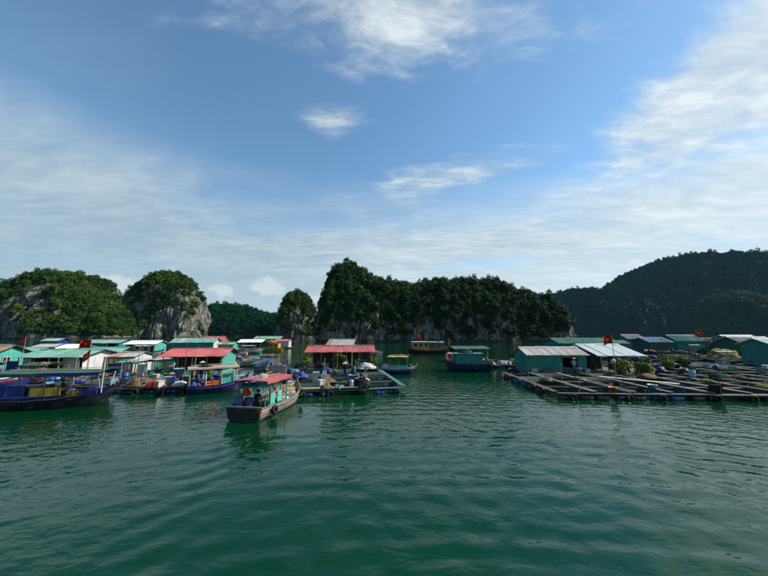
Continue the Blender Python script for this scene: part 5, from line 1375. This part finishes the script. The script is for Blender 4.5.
# things lying on the front farm
for k, (x, y, w, h_, m_, nm) in enumerate((
    (1.2, 12.0, .7, .5, 'net_dark', 'dark net heap at the back left of the front farm'), (13.2, 8.1, .9, .5, 'net_tan', 'tan net strewn on the middle walkway of the front farm'),
    (20.2, 8.0, .8, .55, 'net_green', 'green net heap on the right middle walkway of the front farm'), (24.1, 4.1, .7, .5, 'net_dark', 'dark net bundle on the far right cross walkway'),
    (16.0, 12.1, 1.0, .6, 'tarp_grey', 'grey tarpaulin over feed sacks behind the front farm'), (5.2, 12.1, .8, .5, 'net_tan', 'tan net heap before the teal house wall'))):
    heap('net_heap', nm, onraft(rf, x, y, .52), (w, w * .7), h_, m_, 130 + k, 'net')
for k, (x, y, nm) in enumerate(((3.6, 12.1, 'white foam box before the teal house wall'), (12.1, .3, 'grey white box at the front edge of the farm below the flag'), (19.9, .3, 'upright grey box at the front edge of the farm near the right'), (9.6, 12.0, 'white foam box by the opening of the teal house'))):
    foam_box(nm, onraft(rf, x, y, .52), (.6, .45, .5 if k in (1, 2) else .36), rz=RND.uniform(-.3, .3), mat='net_dark' if k in (1, 2) else 'white_foam')
for k, (x, y, m_, nm) in enumerate(((8.8, 12.2, 'blue_plastic', 'blue drum in the opening of the teal house'), (14.3, 12.2, 'navy_plastic', 'dark drum under the white roofed shed front'), (17.6, 8.0, 'light_blue_plastic', 'pale blue drum on the middle walkway of the front farm'))):
    barrel(nm, onraft(rf, x, y, .52), m_, .9)
tub('white tub in the opening of the teal house', onraft(ht, 1.3, -1.4, .45), .45, .5, 'white_foam')
tub('pale blue tub in front of the teal house opening', onraft(ht, 2.0, -2.6, .45), .4, .6)
crate('pale crate stacked in the opening of the teal house', onraft(ht, 2.1, -1.3, .45), (.8, .5, .5), 'white_foam')
person('person in white standing in the opening of the teal house', onraft(ht, 1.75, -2.3, .45), R(-100), 'stand', 'cloth_white', 'cloth_teal', 'straw')
t = thing('gangplank', 'long pale plank laid across the front farm cages', 'plank', onraft(rf, 10.5, 6.0, .60), R(-52))
for j in (-1, 1): plank('board', 'hull_white', t, (-3.0, j * .2, 0), (3.0, j * .2, 0), .38, .05)
plank('cleat', 'plank_dark', t, (-2.6, -.4, -.05), (-2.6, .4, -.05), .1, .045)
for k, (x, y, h) in enumerate(((8.0, 4.2, 1.6), (20.0, 4.2, 1.7), (16.1, 8.2, 1.9), (4.1, 8.2, 1.5), (24.1, 8.2, 2.2))):
    pole(['short post on the first walkway of the front farm, left', 'short post on the first walkway of the front farm, right', 'post on the middle walkway below the white roofed shed', 'short post on the middle walkway before the teal house', 'taller post on the middle walkway at the far right'][k], onraft(rf, x, y, .2), h, .035, (RND.uniform(-.05, .05), 0), 'plank_grey')
# ---- far boats under the cone island
yb_ = boat('far_yellow_boat', 'small yellow boat with orange roof near the cone island', (-33.2, 83.6), (-27.0, 83.0), B=2.2, fb=.9, br=.5, sr=.2, hull='yellow_paint', deck='plank_tan', rail='hull_dark', inner=.3)
cabin(yb_, 2.0, 4.6, 1.7, .9, 2.4, 'yellow_paint', 'roof_brown', wins=2)
heap('covered_gear', 'orange red canopy heap on the far yellow boat', onraft(yb_, 2.2, 0, 2.48), (1.3, .8), .8, 'net_orange', 141, 'tarpaulin')
boat('far_boat', 'tan boat moored below the cone island', (-52.0, 152), (-43.0, 151), B=2.6, fb=1.0, br=1.0, sr=.4, hull='net_tan', deck='plank_tan', rail='hull_white', inner=.3)
boat('far_boat', 'dark boat moored left of the tan one below the cone island', (-66.0, 158), (-56.0, 157), B=2.6, fb=1.0, br=1.0, sr=.4, hull='hull_dark', deck='plank_dark', rail='hull_white', inner=.3)
boat('far_boat', 'white boat moored before the dark cliffs behind the pink roof', (-1.0, 68.0), (-2.6, 72.5), B=1.8, fb=.8, br=.5, hull='hull_white', deck='plank_tan', rail='trim_white', inner=.3)
# open rafts and small boats that fill the left background
b1 = boat('sampan', 'green sampan tied behind the white shed', (-28.5, 42.6), (-24.6, 43.6), B=1.3, fb=.4, br=.35, hull='trim_green', deck='plank_tan', rail='trim_white', inner=.2, draft=.2)
b2 = boat('moored_boat', 'blue boat with grey canopy moored in front of the green roofed house', (-34.6, 29.4), (-31.0, 30.0), B=2.0, fb=.7, br=.6, hull='trim_blue', deck='plank_tan', rail='trim_red', strake='trim_white', inner=.3)
canopy(b2, .5, 2.4, 2.0, 1.5, 'tarp_green', 'steel', n=3)
heap('net_heap', 'dark green net heap on the blue boat before the green roofed house', onboat(b2, 3.0, 0), (.8, .6), .6, 'net_green', 151, 'net')
b3 = boat('moored_boat', 'white boat moored before the blue hut', (-57.5, 69.2), (-50.5, 69.8), B=2.1, fb=.8, br=.6, hull='hull_white', deck='plank_tan', rail='trim_blue', strake='trim_blue', inner=.3)
canopy(b3, 1.2, 4.4, 2.2, 1.6, 'tarp_white', 'steel', n=3)
for k, (x, y, m_, nm) in enumerate(((-58, 62, 'net_green', 'green net heap on the cages before the blue hut'), (-53, 60.5, 'tarp_white', 'white covered heap on the cages before the blue hut'), (-42, 63.7, 'net_dark', 'dark net heap on the cages right of the mint gable hut'), (-37, 63.9, 'net_tan', 'tan net heap on the cages right of the mint gable hut'), (-25.5, 48.6, 'tarp_blue', 'blue covered heap on the cages right of the white shed'), (-27.8, 45.2, 'net_tan', 'tan net heap on the cages right of the white shed'))):
    heap('net_heap', nm, (x, y, .5), (1.3, .9), .9, m_, 160 + k, 'net')

# more huts and moored boats that crowd the two sides of the bay
for k, (nm, lb, x, y, rz, W_, D_, wh_, rh_, wl, rf_) in enumerate((
    ('tin_hut', 'small white roofed hut behind the mint hut at far left', -58.5, 58, 5, 3.6, 3.4, 1.9, 2.5, 'mint_wall', 'roof_white'),
    ('tin_hut', 'small teal hut between the mint hut and the blue hut', -57.0, 50, 4, 3.4, 3.2, 1.8, 2.3, 'teal_wall', 'roof_green'),
    ('tin_hut', 'low cream hut left of the cages before the blue hut', -72.0, 66, 6, 4.0, 3.4, 1.8, 2.3, 'cream_wall', 'roof_grey'),
    ('tin_hut', 'tiny mint hut behind the cages right of the mint gable hut', -39.5, 77, 8, 3.6, 3.2, 1.9, 2.4, 'mint_wall', 'roof_green'),
    ('tin_hut', 'small white hut behind the far yellow boat', -34.5, 104, 4, 4.5, 3.6, 2.0, 2.6, 'white_wall', 'roof_red'),
    ('tin_hut', 'small dark hut among the far cages below the mountain', 62.5, 82, -3, 4.2, 3.6, 2.0, 2.6, 'rust_wall', 'roof_grey'),
    ('tin_hut', 'small teal hut right of the green roofed hut', 98.0, 92, -5, 4.6, 4.0, 2.4, 3.2, 'teal_wall', 'roof_brown'),
    ('tin_hut', 'low brown shack between the white roofed shed and the blue roofed hut', 49.5, 69.6, -2, 4.2, 3.2, 1.8, 2.3, 'rust_wall', 'roof_brown'),
    ('tin_hut', 'teal shack just left of the right edge hut', 63.0, 50.4, -6, 4.0, 3.4, 1.9, 2.5, 'teal_dark', 'roof_grey'))):
    house(nm, lb, (x, y, 0), rz, W_, D_, wh_, rh_, wl, rf_, over=.3)
for k, (lb, a, b_, hl, rl_, cn) in enumerate((
    ('dark moored boat with beige canopy left of the green roofed house', (-46.5, 31.6), (-40.6, 32.6), 'hull_dark', 'trim_red', 'tarp_beige'),
    ('blue moored boat with white canopy before the mint hut', (-51.0, 44.6), (-44.6, 45.2), 'hull_blue', 'trim_white', 'tarp_white'),
    ('brown moored boat among the cages right of the white shed', (-30.6, 55.2), (-24.6, 56.2), 'net_tan', 'trim_red', 'tarp_green'),
    ('dark moored boat with grey canopy before the blue hut cages', (-62.0, 54.0), (-56.0, 54.6), 'hull_dark', 'trim_blue', 'tarp_grey'),
    ('green moored boat with beige canopy near the far left cages', (-36.4, 76.0), (-30.6, 77.0), 'trim_green', 'trim_white', 'tarp_beige'),
    ('dark moored boat with blue canopy before the long teal roof', (40.0, 73.4), (33.4, 73.0), 'hull_dark', 'trim_red', 'tarp_blue'),
    ('blue moored boat with grey canopy among the far right cages', (59.0, 51.4), (53.0, 51.0), 'hull_blue', 'trim_white', 'tarp_grey'),
    ('dark moored boat before the green roofed hut', (84.0, 80.6), (77.0, 80.2), 'hull_dark', 'trim_blue', 'tarp_beige'))):
    t = boat('moored_boat', lb, a, b_, B=1.9, fb=.65, br=.55, hull=hl, deck='plank_tan', rail=rl_, strake=rl_, inner=.3)
    canopy(t, 1.0, 3.8, 1.95, 1.45, cn, 'steel', n=3, over=.15)
    for q in range(3):
        x = (.5, 4.3, 4.9)[q]
        m_ = ('net_dark', 'tarp_blue', 'net_tan', 'tarp_white')[(k + q) % 4]
        heap('covered_gear', {'net_dark': 'dark net heap', 'tarp_blue': 'blue covered heap', 'net_tan': 'tan net heap', 'tarp_white': 'white covered heap'}[m_] + ' on the ' + ('beige canopied boat at far left', 'boat before the mint hut', 'brown moored boat', 'boat before the blue hut cages', 'green moored boat', 'blue canopied boat at the right', 'grey canopied boat at the right', 'boat before the green roofed hut')[k], onboat(t, x, 0), (.45, .4), .45, m_, 300 + 10 * k + q, 'gear')
for t, a_, b_, h_, w_, sd in ((bc, .75, 3.35, 2.12, 1.75, 1), (bl, .9, 6.8, 2.30, 1.95, 2), (bs, 1., 5., 2.35, 1.9, 3), (bp, .1, 3.6, 2.1, 1.55, 4), (bb, .9, 3.2, 2.1, 1.4, 5), (by, 5.4, 9.0, 2.85, 2.3, 6), (bt, 0, 0, 0, 0, 7), (b2, .5, 2.4, 2.0, 1.5, 8), (bd, 0, 0, 0, 0, 9)):
    dress(t, a_, b_, h_, w_, sd)
# small canopied work boats nosed in among the left rafts
for k, (lb, a, b_, hl, rl_, cn) in enumerate((
    ('turquoise canopied work boat before the white shed', (-30.0, 33.9), (-25.6, 34.5), 'hull_navy', 'trim_green', 'mint_wall'),
    ('pale canopied work boat left of the red roof house', (-27.3, 35.2), (-27.0, 39.4), 'hull_dark', 'trim_white', 'tarp_white'),
    ('red trimmed work boat between the navy boat and the rafts', (-26.2, 24.2), (-21.2, 24.5), 'hull_dark', 'trim_red', None),
    ('turquoise canopied work boat left of the green roofed house', (-44.2, 28.4), (-39.2, 29.4), 'hull_blue', 'trim_red', 'mint_wall'),
    ('white work boat with blue canopy right of the red roof house', (-17.6, 41.5), (-13.6, 43.0), 'hull_white', 'trim_blue', 'tarp_blue'))):
    t = boat('work_boat', lb, a, b_, B=1.6, fb=.55, br=.5, hull=hl, deck='plank_tan', rail=rl_, strake=rl_, inner=.28)
    if cn: canopy(t, .8, 3.0, 1.9, 1.25, cn, 'steel', n=3, over=.12, camber=.08)
    dress(t, .8, 3.0, 1.9 if cn else 0, 1.25, 60 + k)
    for q in range(3):
        m_ = ('net_tan', 'tarp_blue', 'net_green', 'cloth_white', 'net_yellow')[(k * 2 + q) % 5]
        heap('net_heap', {'net_tan': 'tan net', 'tarp_blue': 'blue sheet', 'net_green': 'green net', 'cloth_white': 'white sacks', 'net_yellow': 'yellow net'}[m_] + ' heaped in the ' + ' '.join(lb.split()[:4]) + ' ' + ' '.join(lb.split()[4:8]), onboat(t, (.4, 3.3, 1.7)[q], 0), (.42, .4), .5, m_, 400 + 10 * k + q, 'gear')
for k, (x, y, z0, w, h_, m_, nm) in enumerate(((-27.4, 31.2, 1.0, 1.3, 1.0, 'tarp_blue', 'blue sheet hung to dry before the white shed'), (-24.8, 31.4, 1.1, 1.0, .8, 'cloth_white', 'white sheet hung left of the red roof posts'), (-38.2, 31.5, 1.2, 1.2, 1.0, 'cloth_blue', 'blue sheet hung at the left of the green roofed house'))):
    V, F = [], []; n = 8
    for i in range(n + 1):
        for j in range(4): V.append((-w / 2 + w * i / n, .05 * math.sin(i * 1.7 + j * .6), h_ * j / 3))
    for i in range(n):
        for j in range(3): F.append((i * 4 + j, i * 4 + 4 + j, i * 4 + 5 + j, i * 4 + 1 + j))
    o_ = len(V); V += [(a, b + .015, c) for a, b, c in V]; F += [tuple(i + o_ for i in f[::-1]) for f in F]
    t = thing('drying_line', nm, 'laundry', (x, y, 0))
    MB().add(V, F).build('sheet', m_, t, True, (0, 0, z0))
    for sg in (-1, 1): MB().tube((sg * (w / 2 + .1), 0, .1), (sg * (w / 2 + .1), 0, z0 + h_ + .15), .03, .025, 6).build('post', 'bamboo', t)
    MB().tube((-w / 2 - .1, 0, z0 + h_), (w / 2 + .1, 0, z0 + h_), .012, .012, 5).build('line', 'rope', t)
# shelves, and dark partitions added to stand for shade inside the open houses
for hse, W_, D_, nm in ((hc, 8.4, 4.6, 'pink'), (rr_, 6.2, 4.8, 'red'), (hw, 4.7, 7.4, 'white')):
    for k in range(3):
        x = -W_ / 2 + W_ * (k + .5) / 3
        MB().box((x, -.2 + .5 * (k % 2), 1.35), (W_ / 3 - .5, .06, 1.8)).build('shade_partition', 'plank_dark', hse)
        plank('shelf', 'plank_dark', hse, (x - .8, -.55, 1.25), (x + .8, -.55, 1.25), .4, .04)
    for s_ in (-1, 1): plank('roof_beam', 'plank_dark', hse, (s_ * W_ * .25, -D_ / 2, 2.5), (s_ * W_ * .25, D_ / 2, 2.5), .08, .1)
scatter(hc, 'the floor of the pink roof house', [(-3.6, -1.6), (-2.0, -1.2), (-1.2, -2.2), (.6, -1.4), (1.4, -2.2), (2.6, -1.2), (3.5, -1.8), (3.0, -2.8), (-2.4, -3.0), (.9, -3.0)], 1, .45)
scatter(rr_, 'the floor of the red roof house', [(-2.6, -1.9), (-1.4, -2.6), (-.4, -2.2), (.8, -2.6), (1.6, -2.0), (2.4, -2.6), (-2.2, -2.9), (2.7, -1.0)], 2, .45)
scatter(hw, 'the floor of the white roofed shed', [(-2.1, -2.4), (-1.4, -1.5), (0, -2.0), (1.3, -1.6), (2.0, -2.6), (.6, -3.2)], 3, .45)
scatter(hg, 'the porch of the pale green roofed house', [(-2.6, -2.8), (-1.6, -3.1), (-.6, -2.8), (.6, -3.1), (1.4, -2.8), (2.4, -3.0)], 4, .45)
scatter(rl, 'the cluttered left raft', nodes_of(2, 3, 2.5, 22, 5), 5)
scatter(rc, 'the central mint beamed raft', nodes_of(3, 4, 3.35, 24, 6), 6, .55, .8)
scatter(rf, 'the large front farm', nodes_of(10, 4, 2.85, 18, 7), 7, .53, .6, ('tub', 'net', 'net', 'pole', 'pole'))
scatter(rb, 'the cages right of the white roofed shed', nodes_of(7, 4, 2.85, 34, 8), 8, .53)
scatter(rs, 'the small raft left of the teal house', nodes_of(2, 2, 3.0, 9, 9), 9)
PLACES = ['the navy boat raft', 'the cages beside the white shed', 'the cages before the blue hut', 'the cages near the mint hut', 'the far left cages', 'the narrow raft', 'the far dark cages', 'the long teal roof cages', 'the farthest right cages']
rest = [o for o in COL.objects if o.name.startswith('cage_raft') and o.get('category') == 'fish farm' and o not in (rl, rc, rf, rb, rs)]
for k, o in enumerate(rest):
    xs_ = [c.location.x for c in o.children]; ys_ = [c.location.y for c in o.children]
    cx, cy = max(xs_), max(ys_); c = 3.0 if cx < 8 else 3.3
    scatter(o, PLACES[k], nodes_of(max(1, int(cx / c)), max(1, int(cy / c)), c, 14, 40 + k), 40 + k, .5)
for k, (x, y, h) in enumerate(((62, 58, 5.2), (72, 66, 5.6), (55, 52, 4.6), (80, 75, 6.0), (46, 70, 5.0), (-45, 58, 4.4), (-62, 68, 5.0), (-27, 52, 4.2), (-38, 48, 4.0))):
    pole('thin upright mast among the far cages on the ' + ('right' if x > 0 else 'left'), (x, y, -.3), h, .045, (RND.uniform(-.03, .03), 0), 'plank_grey', 'mast', 'masts among the far cages')

# tell look-alikes apart by their order in the view
def seen_x(o):
    q = camo.matrix_world.inverted() @ o.matrix_world.translation
    return q.x / -q.z
bpy.context.view_layer.update()
same = {}
for o in COL.objects:
    if o.parent is None and o.get('label') and o.get('kind') in (None, 'thing'): same.setdefault(o['label'], []).append(o)
ORD = ['', 'second', 'third', 'fourth', 'fifth', 'sixth', 'seventh', 'eighth', 'ninth']
for lab, os_ in same.items():
    if len(os_) < 2: continue
    os_.sort(key=seen_x)
    for k, o in enumerate(os_):
        w = 'leftmost' if k == 0 else 'rightmost' if k == len(os_) - 1 else ORD[k] + ' from left'
        o['label'] = w + ' ' + lab
# ------------------------------------------------------------------ haze over the bay
HAZE = 0.00002
me = bpy.data.meshes.new('haze'); bm = bmesh.new(); bmesh.ops.create_cube(bm, size=1); bm.to_mesh(me); bm.free()
hz = bpy.data.objects.new('haze', me); COL.objects.link(hz)
hz.scale = (17000, 20500, 480); hz.location = (0, 1500, 238)
hm_ = bpy.data.materials.new('haze'); hm_.use_nodes = True
t = hm_.node_tree; t.nodes.clear()
pv = t.nodes.new('ShaderNodeVolumePrincipled'); pv.inputs['Color'].default_value = (.30, .68, 1.0, 1); pv.inputs['Density'].default_value = HAZE; pv.inputs['Anisotropy'].default_value = .2
ou = t.nodes.new('ShaderNodeOutputMaterial'); t.links.new(pv.outputs[0], ou.inputs['Volume'])
me.materials.append(hm_); tag(hz, 'thin blue haze over the whole bay', 'haze', kind='stuff')
